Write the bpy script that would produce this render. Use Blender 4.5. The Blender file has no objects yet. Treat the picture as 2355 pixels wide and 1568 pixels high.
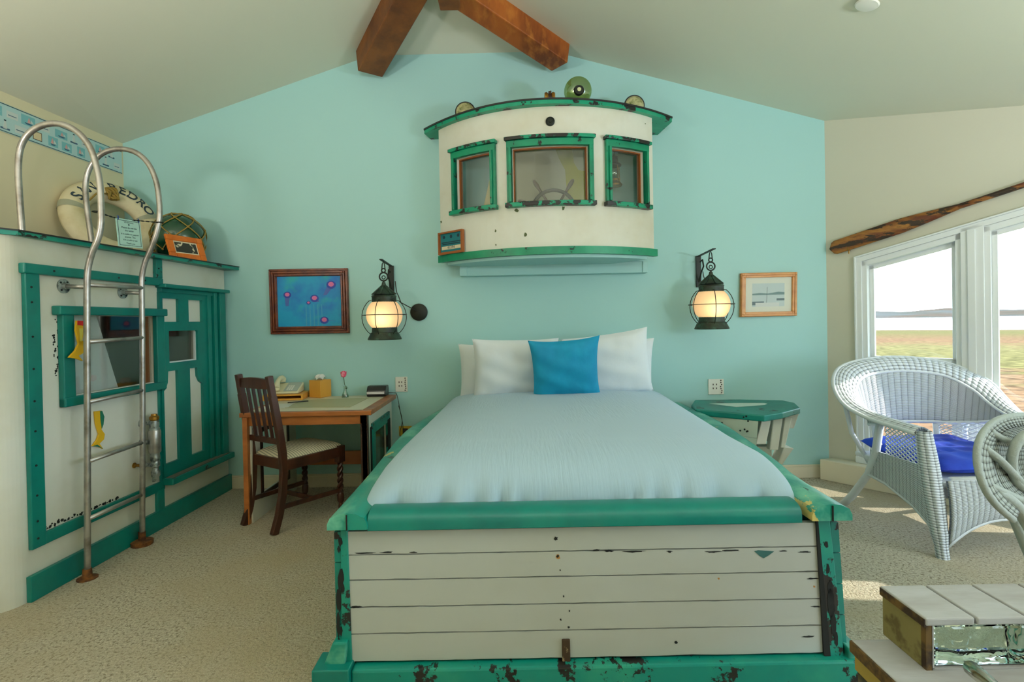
import bpy, bmesh, math, random
from mathutils import Matrix, Vector
random.seed(7)
C = bpy.context.scene.collection
PI = math.pi
V = Vector
# ------------------------------------------------------------------ camera model (pixel -> world helpers)
F = 1200.0; H = 1.25
ROLL = math.radians(1.1); PITCH = math.radians(0.5)
CX = 2355/2; CY = 738.0+F*math.tan(PITCH)
_c, _s = math.cos(ROLL), math.sin(ROLL)
FW = V((0, math.cos(PITCH), -math.sin(PITCH))); UP0 = V((0, math.sin(PITCH), math.cos(PITCH))); RT0 = V((1, 0, 0))
RT = _c*RT0-_s*UP0; UPV = _s*RT0+_c*UP0
CAMP = V((0, 0, H))
def ray(px, py): return RT*((px-CX)/F)-UPV*((py-CY)/F)+FW
def aty(px, py, Y):
    d = ray(px, py); return CAMP+d*(Y/d.y)
def atz(px, py, Z):
    d = ray(px, py); return CAMP+d*((Z-H)/d.z)
def atp(px, py, p0, n):
    d = ray(px, py); return CAMP+d*((V(p0)-CAMP).dot(n)/d.dot(n))

cam = bpy.data.cameras.new('camera'); camo = bpy.data.objects.new('camera', cam); C.objects.link(camo)
m = Matrix((RT, UPV, -FW)).transposed().to_4x4(); m.translation = CAMP
camo.matrix_world = m
cam.sensor_width = 36; cam.lens = 36*F/2355; cam.shift_y = (CY-784.0)/2355; cam.clip_end = 8000; cam.clip_start = .02
bpy.context.scene.camera = camo

# ------------------------------------------------------------------ materials
def srgb(r, g, b):
    f = lambda c: (c/255/12.92) if c/255 <= .04045 else ((c/255+.055)/1.055)**2.4
    return (f(r), f(g), f(b))
def mat(name, col, rough=.5, metal=0, vary=None, chip=None, bump=None, stretch=(1, 1, 1), coat=0, chip2=None, uvweave=None, bands=None, ramp=None):
    m = bpy.data.materials.new(name); m.use_nodes = True
    nt = m.node_tree; N = nt.nodes; L = nt.links; N.clear()
    o = N.new('ShaderNodeOutputMaterial'); b = N.new('ShaderNodeBsdfPrincipled'); L.new(b.outputs[0], o.inputs[0])
    b.inputs['Roughness'].default_value = rough; b.inputs['Metallic'].default_value = metal
    b.inputs['Coat Weight'].default_value = coat
    tc = N.new('ShaderNodeTexCoord'); mp = N.new('ShaderNodeMapping'); L.new(tc.outputs['Object'], mp.inputs[0])
    mp.inputs['Scale'].default_value = stretch
    rgb = N.new('ShaderNodeRGB'); rgb.outputs[0].default_value = (*col, 1); cur = rgb.outputs[0]
    def noise(scale, detail=4, rough_=.6, src=None):
        n = N.new('ShaderNodeTexNoise'); n.inputs['Scale'].default_value = scale; n.inputs['Detail'].default_value = detail
        n.inputs['Roughness'].default_value = rough_; L.new(src or mp.outputs[0], n.inputs['Vector']); return n.outputs['Fac']
    def rmp(fac, a, bb):
        r = N.new('ShaderNodeMapRange'); r.inputs[1].default_value = a; r.inputs[2].default_value = bb; L.new(fac, r.inputs[0]); return r.outputs[0]
    def mix(fac, c1, c2):
        x = N.new('ShaderNodeMix'); x.data_type = 'RGBA'; L.new(fac, x.inputs[0])
        for k, c in ((6, c1), (7, c2)):
            if isinstance(c, tuple): x.inputs[k].default_value = (*c, 1)
            else: L.new(c, x.inputs[k])
        return x.outputs[2]
    if vary:  # (color2, scale, lo, hi)
        for vv in (vary if isinstance(vary, list) else [vary]):
            cur = mix(rmp(noise(vv[1]), vv[2], vv[3]), cur, vv[0])
    hgt = None
    for ch in (chip, chip2):
        if ch:  # (color, scale, threshold)
            f = rmp(noise(ch[1], 8, .68), ch[2], ch[2]+.012); cur = mix(f, cur, ch[0]); hgt = f
    if uvweave:  # (ribs in u, rows in v, gap colour)
        uv = N.new('ShaderNodeSeparateXYZ'); L.new(tc.outputs['UV'], uv.inputs[0])
        def mth(op, a, bv=None, cc=None):
            x = N.new('ShaderNodeMath'); x.operation = op
            for k, q in enumerate((a, bv, cc)):
                if q is None: continue
                if isinstance(q, (int, float)): x.inputs[k].default_value = q
                else: L.new(q, x.inputs[k])
            return x.outputs[0]
        su = mth('SINE', mth('MULTIPLY', uv.outputs[0], uvweave[0]*2*PI))
        au = mth('ABSOLUTE', mth('SINE', mth('MULTIPLY', uv.outputs[0], uvweave[0]*PI)))
        par = mth('MULTIPLY', mth('SIGN', su), PI/2)
        sv = mth('ABSOLUTE', mth('SINE', mth('ADD', mth('MULTIPLY', uv.outputs[1], uvweave[1]*PI), par)))
        hh = mth('ADD', mth('MULTIPLY', au, .9), mth('MULTIPLY', sv, .5))
        cur = mix(rmp(mth('MULTIPLY', sv, mth('POWER', au, .5)), .0, .42), uvweave[2], cur)
        bp = N.new('ShaderNodeBump'); bp.inputs['Strength'].default_value = 1; bp.inputs['Distance'].default_value = .006
        L.new(hh, bp.inputs['Height']); L.new(bp.outputs[0], b.inputs['Normal'])
    if bands:  # (axis, scale, color, thr)  stripes
        w = N.new('ShaderNodeTexWave'); w.bands_direction = bands[0]; w.inputs['Scale'].default_value = bands[1]
        w.inputs['Distortion'].default_value = bands[4] if len(bands) > 4 else 0
        L.new(mp.outputs[0], w.inputs[0]); cur = mix(rmp(w.outputs['Fac'], bands[3], bands[3]+.15), cur, bands[2])
    L.new(cur, b.inputs['Base Color'])
    if bump and not uvweave:  # (scale, strength, distance)
        bp = N.new('ShaderNodeBump'); bp.inputs['Strength'].default_value = bump[1]; bp.inputs['Distance'].default_value = bump[2]
        L.new(noise(bump[0], 5), bp.inputs['Height']); L.new(bp.outputs[0], b.inputs['Normal'])
        if hgt is not None:
            b2 = N.new('ShaderNodeBump'); b2.invert = True; b2.inputs['Distance'].default_value = .002; b2.inputs['Strength'].default_value = .6
            L.new(hgt, b2.inputs['Height']); L.new(bp.outputs[0], b2.inputs['Normal']); L.new(b2.outputs[0], b.inputs['Normal'])
    return m
def glassmat(name, tint=(1, 1, 1), gloss=.08, rough=.02):
    m = bpy.data.materials.new(name); m.use_nodes = True; N = m.node_tree.nodes; L = m.node_tree.links; N.clear()
    o = N.new('ShaderNodeOutputMaterial'); x = N.new('ShaderNodeMixShader'); t = N.new('ShaderNodeBsdfTransparent'); g = N.new('ShaderNodeBsdfGlossy')
    t.inputs[0].default_value = (*tint, 1); g.inputs['Roughness'].default_value = rough; x.inputs[0].default_value = gloss
    L.new(t.outputs[0], x.inputs[1]); L.new(g.outputs[0], x.inputs[2]); L.new(x.outputs[0], o.inputs[0]); return m
def refr(name, tint, rough=.02, ior=1.45, bump=0):
    m = bpy.data.materials.new(name); m.use_nodes = True; N = m.node_tree.nodes; L = m.node_tree.links
    b = N['Principled BSDF']; b.inputs['Base Color'].default_value = (*tint, 1); b.inputs['Transmission Weight'].default_value = 1
    b.inputs['Roughness'].default_value = rough; b.inputs['IOR'].default_value = ior
    if bump:
        n = N.new('ShaderNodeTexNoise'); n.inputs['Scale'].default_value = bump; tc = N.new('ShaderNodeTexCoord'); L.new(tc.outputs['Object'], n.inputs['Vector'])
        bp = N.new('ShaderNodeBump'); bp.inputs['Distance'].default_value = .01; L.new(n.outputs['Fac'], bp.inputs['Height']); L.new(bp.outputs[0], b.inputs['Normal'])
    return m
BLK = srgb(22, 20, 18)
M = {}
TURQ = srgb(148, 212, 198)
M['turq'] = mat('turquoise wall paint', srgb(164, 209, 207), .55, bump=(60, .12, .002))
M['cream'] = mat('cream wall paint', srgb(222, 212, 178), .6, bump=(60, .12, .002))
M['beige'] = mat('beige wall paint', srgb(205, 202, 184), .6, bump=(60, .1, .002))
M['ceil'] = mat('ceiling paint', srgb(214, 214, 196), .7, bump=(50, .15, .002))
M['base'] = mat('cream trim paint', srgb(222, 214, 190), .45)
M['wtrim'] = mat('white window paint', srgb(228, 232, 232), .35)
M['carpet'] = mat('berber carpet', srgb(200, 192, 172), .95, vary=[(srgb(136, 124, 102), 75, .50, .62), (srgb(232, 224, 206), 120, .53, .66), (srgb(190, 176, 146), 1.3, .4, .7)], bump=(90, 1, .015))
M['wpaint'] = mat('weathered cream paint', srgb(222, 222, 210), .5, vary=(srgb(208, 204, 184), 2.2, .45, .75), chip=(srgb(120, 112, 98), 9, .71), bump=(30, .15, .002))
M['wplank'] = mat('white plank paint', srgb(182, 188, 184), .5, vary=(srgb(172, 174, 164), 1.6, .4, .7), bump=(25, .2, .002), stretch=(.5, 1, 1))
TEAL = srgb(0, 120, 110)
M['teal'] = mat('teal paint', TEAL, .38, vary=(srgb(0, 100, 96), 4, .4, .7), bump=(18, .2, .002))
M['tealw'] = mat('weathered teal paint', TEAL, .42, vary=(srgb(0, 104, 96), 5, .4, .7), chip=(BLK, 7, .60), bump=(18, .3, .003))
M['tealh'] = mat('heavily peeled teal paint', srgb(0, 126, 114), .42, vary=(srgb(30, 140, 118), 5, .5, .7), chip=(BLK, 6, .545), chip2=(srgb(196, 170, 90), 11, .69), bump=(18, .3, .003), stretch=(1, .6, 1))
M['tealr'] = mat('worn teal rail paint', srgb(16, 132, 118), .35, vary=[(srgb(110, 186, 160), 7, .47, .66), (srgb(0, 112, 102), 3, .5, .7)], chip=(srgb(206, 188, 112), 5, .635), chip2=(srgb(10, 60, 54), 16, .645), bump=(18, .3, .003), stretch=(1, .5, 1))
M['green'] = mat('green trim paint', srgb(0, 138, 100), .4, vary=(srgb(0, 112, 84), 6, .4, .7), chip=(BLK, 13, .61), bump=(18, .2, .002))
M['greenr'] = mat('green roof paint', srgb(0, 140, 106), .4, vary=(srgb(50, 158, 124), 6, .5, .8), chip=(BLK, 9, .57), bump=(18, .2, .002))
M['greenh'] = mat('peeled green paint', srgb(0, 140, 106), .4, chip=(BLK, 11, .50), bump=(18, .2, .002))
M['black'] = mat('black paint', srgb(28, 28, 26), .5)
M['brownp'] = mat('orange brown varnish', srgb(150, 84, 36), .4)
M['gap'] = mat('dark gap', srgb(20, 22, 20), .9)
M['dkwood'] = mat('dark oak', srgb(70, 38, 24), .35, vary=(srgb(44, 22, 14), 14, .4, .7), bump=(40, .2, .002), stretch=(1, 1, .2))
M['pine'] = mat('varnished pine', srgb(166, 98, 44), .32, vary=(srgb(126, 66, 26), 9, .4, .7), stretch=(.25, 1, 1), bump=(30, .1, .001))
M['beam'] = mat('rough beam wood', srgb(168, 92, 30), .55, vary=[(srgb(118, 56, 14), 5, .4, .62), (srgb(190, 116, 44), 17, .5, .75)], bump=(14, .5, .006), stretch=(1, .4, .4))
M['beamd'] = mat('dark beam wood', srgb(126, 74, 26), .6, vary=(srgb(88, 46, 14), 6, .4, .7), bump=(14, .5, .006))
M['laminate'] = mat('cream desk laminate', srgb(220, 212, 186), .35)
M['blotter'] = mat('sage desk blotter', srgb(176, 172, 134), .5)
M['seat'] = mat('striped seat fabric', srgb(222, 214, 188), .85, bands=('DIAGONAL', 26, srgb(150, 150, 132), .62))
M['metal'] = mat('galvanised pipe', srgb(176, 172, 166), .32, .75, vary=(srgb(128, 122, 114), 9, .45, .7), bump=(60, .1, .001))
M['flange'] = mat('galvanised flange', srgb(164, 172, 168), .4, .7, vary=(srgb(104, 110, 108), 30, .5, .6))
M['rust'] = mat('rusty iron', srgb(128, 78, 32), .8, .1, vary=(srgb(70, 40, 18), 25, .4, .6), bump=(40, .4, .002))
M['brass'] = mat('old brass', srgb(176, 128, 48), .35, .7, vary=(srgb(96, 66, 26), 30, .4, .7))
M['verd'] = mat('verdigris copper', srgb(52, 70, 56), .5, .35, vary=[(srgb(34, 36, 28), 12, .4, .65), (srgb(70, 110, 92), 22, .55, .75)], bump=(30, .2, .002))
M['iron'] = mat('black iron', srgb(30, 34, 28), .5, .4)
M['white'] = mat('white plastic', srgb(232, 230, 220), .35)
M['ivory'] = mat('ivory plastic', srgb(222, 214, 178), .35)
M['greyp'] = mat('grey keypad', srgb(176, 182, 172), .4)
M['tissuebox'] = mat('honey wood box', srgb(216, 156, 62), .35)
M['tissue'] = mat('white tissue', srgb(240, 238, 234), .8)
M['bplastic'] = mat('black plastic', srgb(26, 26, 28), .3)
M['display'] = mat('silver strip', srgb(214, 208, 210), .3)
M['yellowp'] = mat('yellowed plastic', srgb(196, 160, 46), .5)
M['rose'] = mat('pink rose petal', srgb(226, 70, 110), .6, vary=(srgb(238, 150, 170), 60, .45, .6))
M['stem'] = mat('dark green stem', srgb(52, 76, 44), .6)
M['vase'] = glassmat('vase glass', (.66, .78, .72), .2)
M['pane'] = glassmat('window glass', (.97, .98, .98), .05)
M['paned'] = glassmat('old cabin glass', (.93, .95, .93), .10)
M['greenglass'] = mat('green float glass', srgb(16, 70, 44), .12, vary=(srgb(6, 44, 30), 4, .4, .7), coat=.6)
M['floatglass'] = glassmat('smoky green glass', (.62, .68, .36), .22, .08)
M['lens'] = mat('ribbed lens glass', srgb(196, 192, 140), .15, coat=1, vary=(srgb(110, 120, 60), 22, .45, .65), bump=(70, .8, .01))
M['net'] = mat('jute net', srgb(142, 118, 52), .9)
M['ring'] = mat('canvas life ring', srgb(216, 206, 170), .7, vary=(srgb(198, 184, 138), 6, .45, .7), bump=(90, .3, .002))
M['tape'] = mat('grey tape', srgb(158, 160, 136), .5)
M['paper'] = mat('pale blue paper', srgb(176, 214, 206), .7)
M['ink'] = mat('ink', srgb(30, 50, 60), .7)
M['orange'] = mat('orange wood frame', srgb(214, 112, 18), .35, vary=(srgb(190, 90, 12), 12, .4, .7))
M['photo'] = mat('dark photograph', srgb(44, 44, 36), .5, vary=(srgb(214, 206, 176), 26, .56, .6))
M['mat_cream'] = mat('cream mount', srgb(220, 210, 180), .7)
M['duvet'] = None
M['linen'] = mat('white cotton', srgb(228, 234, 238), .8, bump=(9, .25, .01))
M['bluec'] = mat('turquoise velvet', srgb(0, 146, 186), .75, vary=(srgb(0, 128, 172), 4, .45, .7), bump=(7, .4, .01))
M['bluep'] = mat('cobalt cotton', srgb(14, 66, 190), .8, vary=(srgb(6, 34, 150), 3, .45, .7), bump=(9, .4, .012))
M['wick'] = mat('white wicker weave', srgb(206, 214, 222), .5, uvweave=(1, 1, srgb(120, 130, 144)))
M['oar'] = mat('old oar wood', srgb(156, 104, 40), .45, vary=(srgb(96, 44, 16), 12, .4, .6), chip=(srgb(44, 28, 14), 14, .53), stretch=(.35, .35, 1.5), bump=(30, .3, .003))
M['chart'] = mat('chart paper', srgb(200, 196, 168), .7)
M['land'] = mat('chart land yellow', srgb(186, 178, 60), .7)
M['board'] = mat('weathered grey board', srgb(172, 174, 176), .75, vary=(srgb(142, 138, 132), 6, .4, .7), chip=(srgb(112, 98, 84), 30, .70), bump=(30, .4, .003), stretch=(.5, 1.6, 1))
M['rawedge'] = mat('raw brown board edge', srgb(96, 72, 30), .8, vary=(srgb(44, 28, 10), 24, .45, .6), bump=(30, .4, .003))
M['mottle'] = mat('mottled olive board', srgb(116, 108, 62), .8, vary=(srgb(84, 74, 36), 22, .5, .62), chip=(srgb(60, 48, 26), 28, .66), bump=(30, .4, .003))
M['stone'] = mat('dark speckled slab', srgb(66, 62, 34), .6, vary=(srgb(24, 24, 14), 30, .45, .6), chip=(srgb(140, 126, 70), 40, .68))
M['glassblock'] = refr('glass block', srgb(214, 238, 230), .02, 1.45, 14)
M['chrome'] = mat('polished metal', srgb(206, 202, 176), .15, 1)
M['marsh'] = None
M['cord'] = mat('dark cord', srgb(36, 34, 32), .6)
M['rustspot'] = mat('rust stain', srgb(170, 120, 60), .7)
M['clothw'] = mat('white interior board', srgb(220, 222, 226), .7)
M['maroon'] = mat('jellyfish frame wood', srgb(116, 54, 20), .32, vary=(srgb(78, 26, 8), 12, .4, .6), bump=(20, .2, .002))
M['goldoak'] = mat('honey oak frame', srgb(206, 142, 66), .35, vary=(srgb(180, 112, 44), 14, .4, .7), stretch=(.4, 1, 1))
def colmat(name, r, g, b, rough=.6): return mat(name, srgb(r, g, b), rough)

# ------------------------------------------------------------------ mesh builder
class MB:
    def __init__(s): s.v = []; s.f = []; s.mi = []; s.uv = {}; s.cur = 0
    def add(s, vs, fs, mi=None):
        n = len(s.v); s.v += [V(p) for p in vs]
        for f in fs: s.f.append([n+i for i in f]); s.mi.append(s.cur if mi is None else mi)
        return s
    def box(s, a, b, mi=None, M4=None):
        x0, y0, z0 = a; x1, y1, z1 = b
        vs = [V(p) for p in ((x0, y0, z0), (x1, y0, z0), (x1, y1, z0), (x0, y1, z0), (x0, y0, z1), (x1, y0, z1), (x1, y1, z1), (x0, y1, z1))]
        if M4: vs = [M4 @ p for p in vs]
        return s.add(vs, [(0, 3, 2, 1), (4, 5, 6, 7), (0, 1, 5, 4), (1, 2, 6, 5), (2, 3, 7, 6), (3, 0, 4, 7)], mi)
    def fbox(s, fr, u0, u1, v0, v1, w0, w1, mi=None):   # box in a frame function fr(u,v,w)
        vs = [fr(*p) for p in ((u0, v0, w0), (u1, v0, w0), (u1, v1, w0), (u0, v1, w0), (u0, v0, w1), (u1, v0, w1), (u1, v1, w1), (u0, v1, w1))]
        return s.add(vs, [(0, 3, 2, 1), (4, 5, 6, 7), (0, 1, 5, 4), (1, 2, 6, 5), (2, 3, 7, 6), (3, 0, 4, 7)], mi)
    def prism(s, fr, poly, w0, w1, mi=None):
        n = len(poly); vs = [fr(u, v, w0) for u, v in poly]+[fr(u, v, w1) for u, v in poly]
        fs = [tuple(range(n-1, -1, -1)), tuple(range(n, 2*n))]+[(i, (i+1) % n, n+(i+1) % n, n+i) for i in range(n)]
        return s.add(vs, fs, mi)
    def holes(s, fr, u0, u1, v0, v1, hs, w0, w1, mi=None):
        us = sorted({u0, u1, *[x for h in hs for x in h[:2] if u0 < x < u1]}); vs = sorted({v0, v1, *[x for h in hs for x in h[2:] if v0 < x < v1]})
        for a, b in zip(us, us[1:]):
            for c, d in zip(vs, vs[1:]):
                mu, mv = (a+b)/2, (c+d)/2
                if not any(h[0] < mu < h[1] and h[2] < mv < h[3] for h in hs): s.fbox(fr, a, b, c, d, w0, w1, mi)
        return s
    def beam(s, p, q, w, h, up=(0, 0, 1), mi=None, w2=None, h2=None):
        p, q = V(p), V(q); d = (q-p).normalized(); r = d.cross(V(up))
        if r.length < 1e-4: r = d.cross(V((0, 1, 0)))
        r.normalize(); u = r.cross(d); w2 = w2 or w; h2 = h2 or h
        vs = []
        for c, ww, hh in ((p, w, h), (q, w2, h2)):
            vs += [c-r*ww/2-u*hh/2, c+r*ww/2-u*hh/2, c+r*ww/2+u*hh/2, c-r*ww/2+u*hh/2]
        return s.add(vs, [(3, 2, 1, 0), (4, 5, 6, 7), (0, 1, 5, 4), (1, 2, 6, 5), (2, 3, 7, 6), (3, 0, 4, 7)], mi)
    def tube(s, pts, r, n=8, closed=False, mi=None):
        pts = [V(p) for p in pts]; k = len(pts); rs = r if isinstance(r, (list, tuple)) else [r]*k
        vs = []; prev = None
        for i, p in enumerate(pts):
            if closed: t = pts[(i+1) % k]-pts[i-1]
            else: t = pts[min(i+1, k-1)]-pts[max(i-1, 0)]
            t.normalize()
            if prev is None:
                a = V((0, 0, 1)) if abs(t.z) < .9 else V((0, 1, 0)); x = t.cross(a).normalized()
            else:
                x = prev-t*prev.dot(t); x.normalize()
            prev = x; y = t.cross(x)
            vs += [p+(x*math.cos(2*PI*j/n)+y*math.sin(2*PI*j/n))*rs[i] for j in range(n)]
        fs = []
        for i in range(k if closed else k-1):
            a = i*n; b = ((i+1) % k)*n
            fs += [(a+j, a+(j+1) % n, b+(j+1) % n, b+j) for j in range(n)]
        if not closed: fs += [tuple(range(n-1, -1, -1)), tuple((k-1)*n+j for j in range(n))]
        return s.add(vs, fs, mi)
    def lathe(s, prof, n=20, c=(0, 0, 0), ax=(0, 0, 1), mi=None, cap=True, ph=0):
        ax = V(ax).normalized(); a = V((0, 0, 1)) if abs(ax.z) < .9 else V((0, 1, 0)); x = ax.cross(a).normalized(); y = ax.cross(x); c = V(c)
        vs = [c+ax*z+(x*math.cos(2*PI*j/n+ph)+y*math.sin(2*PI*j/n+ph))*r for r, z in prof for j in range(n)]
        fs = [(i*n+j, i*n+(j+1) % n, (i+1)*n+(j+1) % n, (i+1)*n+j) for i in range(len(prof)-1) for j in range(n)]
        if cap: fs += [tuple(range(n-1, -1, -1)), tuple((len(prof)-1)*n+j for j in range(n))]
        return s.add(vs, fs, mi)
    def ball(s, c, r, n=20, m=12, mi=None, sc=(1, 1, 1)):
        prof = [(r*math.sin(PI*i/m)+1e-5, -r*math.cos(PI*i/m)) for i in range(m+1)]
        k = len(s.v); s.lathe(prof, n, (0, 0, 0), mi=mi, cap=False)
        for i in range(k, len(s.v)): s.v[i] = V((s.v[i].x*sc[0], s.v[i].y*sc[1], s.v[i].z*sc[2]))+V(c)
        return s
    def grid(s, fn, nu, nv, mi=None, uvs=(1, 1), wrap=False):
        k = len(s.v); vs = [fn(i/nu, j/nv) for j in range(nv+1) for i in range(nu+1)]
        fs = []
        for j in range(nv):
            for i in range(nu):
                a = j*(nu+1)+i; fs.append((a, a+1, a+nu+2, a+nu+1))
                s.uv[len(s.f)+len(fs)-1] = [(i/nu*uvs[0], j/nv*uvs[1]), ((i+1)/nu*uvs[0], j/nv*uvs[1]), ((i+1)/nu*uvs[0], (j+1)/nv*uvs[1]), (i/nu*uvs[0], (j+1)/nv*uvs[1])]
        return s.add(vs, fs, mi)
    def build(s, name, mats, parent=None, smooth=False, bevel=0, solid=0, sub=0, local=False, recalc=True, seg=2):
        me = bpy.data.meshes.new(name)
        if parent is not None and not local:
            inv = WM[parent].inverted(); vs = [inv @ p for p in s.v]
        else: vs = s.v
        me.from_pydata([tuple(p) for p in vs], [], s.f)
        for mm in (mats if isinstance(mats, (list, tuple)) else [mats]): me.materials.append(mm)
        me.polygons.foreach_set('material_index', s.mi)
        if s.uv:
            l = me.uv_layers.new(name='UVMap')
            for pi, co in s.uv.items():
                for li, c in zip(me.polygons[pi].loop_indices, co): l.data[li].uv = c
        if recalc:
            bm = bmesh.new(); bm.from_mesh(me); bmesh.ops.recalc_face_normals(bm, faces=bm.faces); bm.to_mesh(me); bm.free()
        o = bpy.data.objects.new(name, me); C.objects.link(o)
        if parent is not None: o.parent = parent; WM[o] = WM[parent].copy()
        else: WM[o] = Matrix()
        if solid:
            md = o.modifiers.new('s', 'SOLIDIFY'); md.thickness = solid; md.offset = 0
        if sub:
            md = o.modifiers.new('d', 'SUBSURF'); md.levels = sub; md.render_levels = sub
        if bevel:
            md = o.modifiers.new('b', 'BEVEL'); md.width = bevel; md.segments = seg; md.limit_method = 'ANGLE'; md.angle_limit = .6
        if smooth: 
            me.polygons.foreach_set('use_smooth', [True]*len(me.polygons))
            if smooth == 'a':
                bm = bmesh.new(); bm.from_mesh(me)
                for e in bm.edges:
                    if len(e.link_faces) == 2 and e.calc_face_angle(0) > .6: e.smooth = False
                bm.to_mesh(me); bm.free()
        return o
WM = {}
def tag(o, label=None, cat=None, group=None, kind=None):
    if label: o['label'] = label
    if cat: o['category'] = cat
    if group: o['group'] = group
    if kind: o['kind'] = kind
    return o
def thing(name, label, cat, loc=(0, 0, 0), rz=0, group=None):
    o = bpy.data.objects.new(name, None); C.objects.link(o); o.empty_display_size = .1
    o.location = loc; o.rotation_euler = (0, 0, rz); WM[o] = Matrix.Translation(V(loc)) @ Matrix.Rotation(rz, 4, 'Z')
    return tag(o, label, cat, group)
def struct(o): o['kind'] = 'structure'; return o
def ident(u, v, w): return V((u, v, w))
def frame(o, e1, e2, e3):
    o, e1, e2, e3 = V(o), V(e1), V(e2), V(e3)
    return lambda u, v, w: o+e1*u+e2*v+e3*w
def text_mesh(txt, size, fr, mb, mi=0, w=.001, align='CENTER', bold=0, sx=1.0):
    cu = bpy.data.curves.new('t', 'FONT'); cu.body = txt; cu.size = size; cu.align_x = align; cu.align_y = 'CENTER'; cu.offset = bold; cu.resolution_u = 3
    o = bpy.data.objects.new('t', cu); C.objects.link(o); dg = bpy.context.evaluated_depsgraph_get()
    me = bpy.data.meshes.new_from_object(o.evaluated_get(dg)); bpy.data.objects.remove(o)
    mb.add([fr(v.co.x*sx, v.co.y, w) for v in me.vertices], [tuple(p.vertices) for p in me.polygons], mi)
    bpy.data.meshes.remove(me); bpy.data.curves.remove(cu)

# ================================================================== ROOM
YB = 4.02
LX = lambda y: -2.963+.04*(y-YB)            # left wall plane
XL, XR = -2.963, 2.43
YR = -3.5
WC = V((2.428, YB, 0)); WD = V((.6195, -.785, 0)); WN = V((-.785, -.6195, 0))   # slanted window wall: corner, direction, inward normal
def WP(s, z, out=0): return WC+WD*s+V((0, 0, z))+WN*out
SE = 3.0; WE = WC+WD*SE                       # end of the slanted wall
zl = lambda x, y: 3.305+.3323*(x+1.052-.04*(y-YB))
zr = lambda x, y: 3.311-.2746*(x-.349)+.076*(y-YB)
APX = V((-.5, 3.2, 3.49))
fl = MB(); fl.add([(LX(YR)-.2, YR-.2, 0), (WE.x+.2, YR-.2, 0), (WE.x+.2, WE.y, 0), (2.5, YB+.15, 0), (-3.2, YB+.15, 0)], [(0, 1, 2, 3, 4)])
fl.add([(p.x, p.y, -.1) for p in fl.v[:5]], [(4, 3, 2, 1, 0)])
struct(fl.build('floor', M['carpet'], recalc=False))
ZE = 2.06
L1 = V((-2.963, YB, 2.67)); L2 = V((-1.052, YB, 3.305)); R2 = V((.349, YB, 3.311)); R1 = V((2.432, YB, 2.739))
RGR = V((-.9, YR, 3.30)); LR = V((LX(YR), YR, 2.67)); RE = V((WE.x, WE.y, ZE)); RR = V((WE.x, YR, ZE))
RM = V((3.12, 3.143, 2.485)); RL2 = V((3.36, 2.84, 2.40))
ce = MB(); ce.add([L1, L2, APX, RGR, LR], [(0, 1, 2), (0, 2, 3), (0, 3, 4)])
ce.add([L2, R2, APX], [(0, 1, 2)])
ce.add([R2, R1, RM, RL2, RE, RR, RGR, APX], [(0, 1, 2), (0, 2, 3), (0, 3, 7), (7, 3, 4), (7, 4, 6), (6, 4, 5)])
ce.add([(-3.5, YR-.3, 3.9), (WE.x+.4, YR-.3, 3.9), (WE.x+.4, YB+.3, 3.9), (-3.5, YB+.3, 3.9)], [(0, 1, 2, 3)])   # roof deck above
struct(ce.build('ceiling', M['ceil'], recalc=False))
wb = MB(); prof = [(-3.1, -.1), (2.45, -.1), (2.45, 2.78), (.349, 3.36), (-1.052, 3.36), (-3.1, 2.68)]
wb.prism(frame((0, YB, 0), (1, 0, 0), (0, 0, 1), (0, 1, 0)), prof, 0, .12)
struct(wb.build('wall_back', M['turq']))
wl = MB(); wl.add([(LX(YR), YR, -.05), (LX(YB), YB, -.05), (LX(YB), YB, 2.68), (LX(YR), YR, 2.68)], [(0, 1, 2, 3)])
wl.add([(LX(YR)-.12, YR, -.05), (LX(YB)-.12, YB, -.05), (LX(YB)-.12, YB, 2.68), (LX(YR)-.12, YR, 2.68)], [(3, 2, 1, 0)])
wall_left = struct(wl.build('wall_left', M['cream'], recalc=False))
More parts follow.
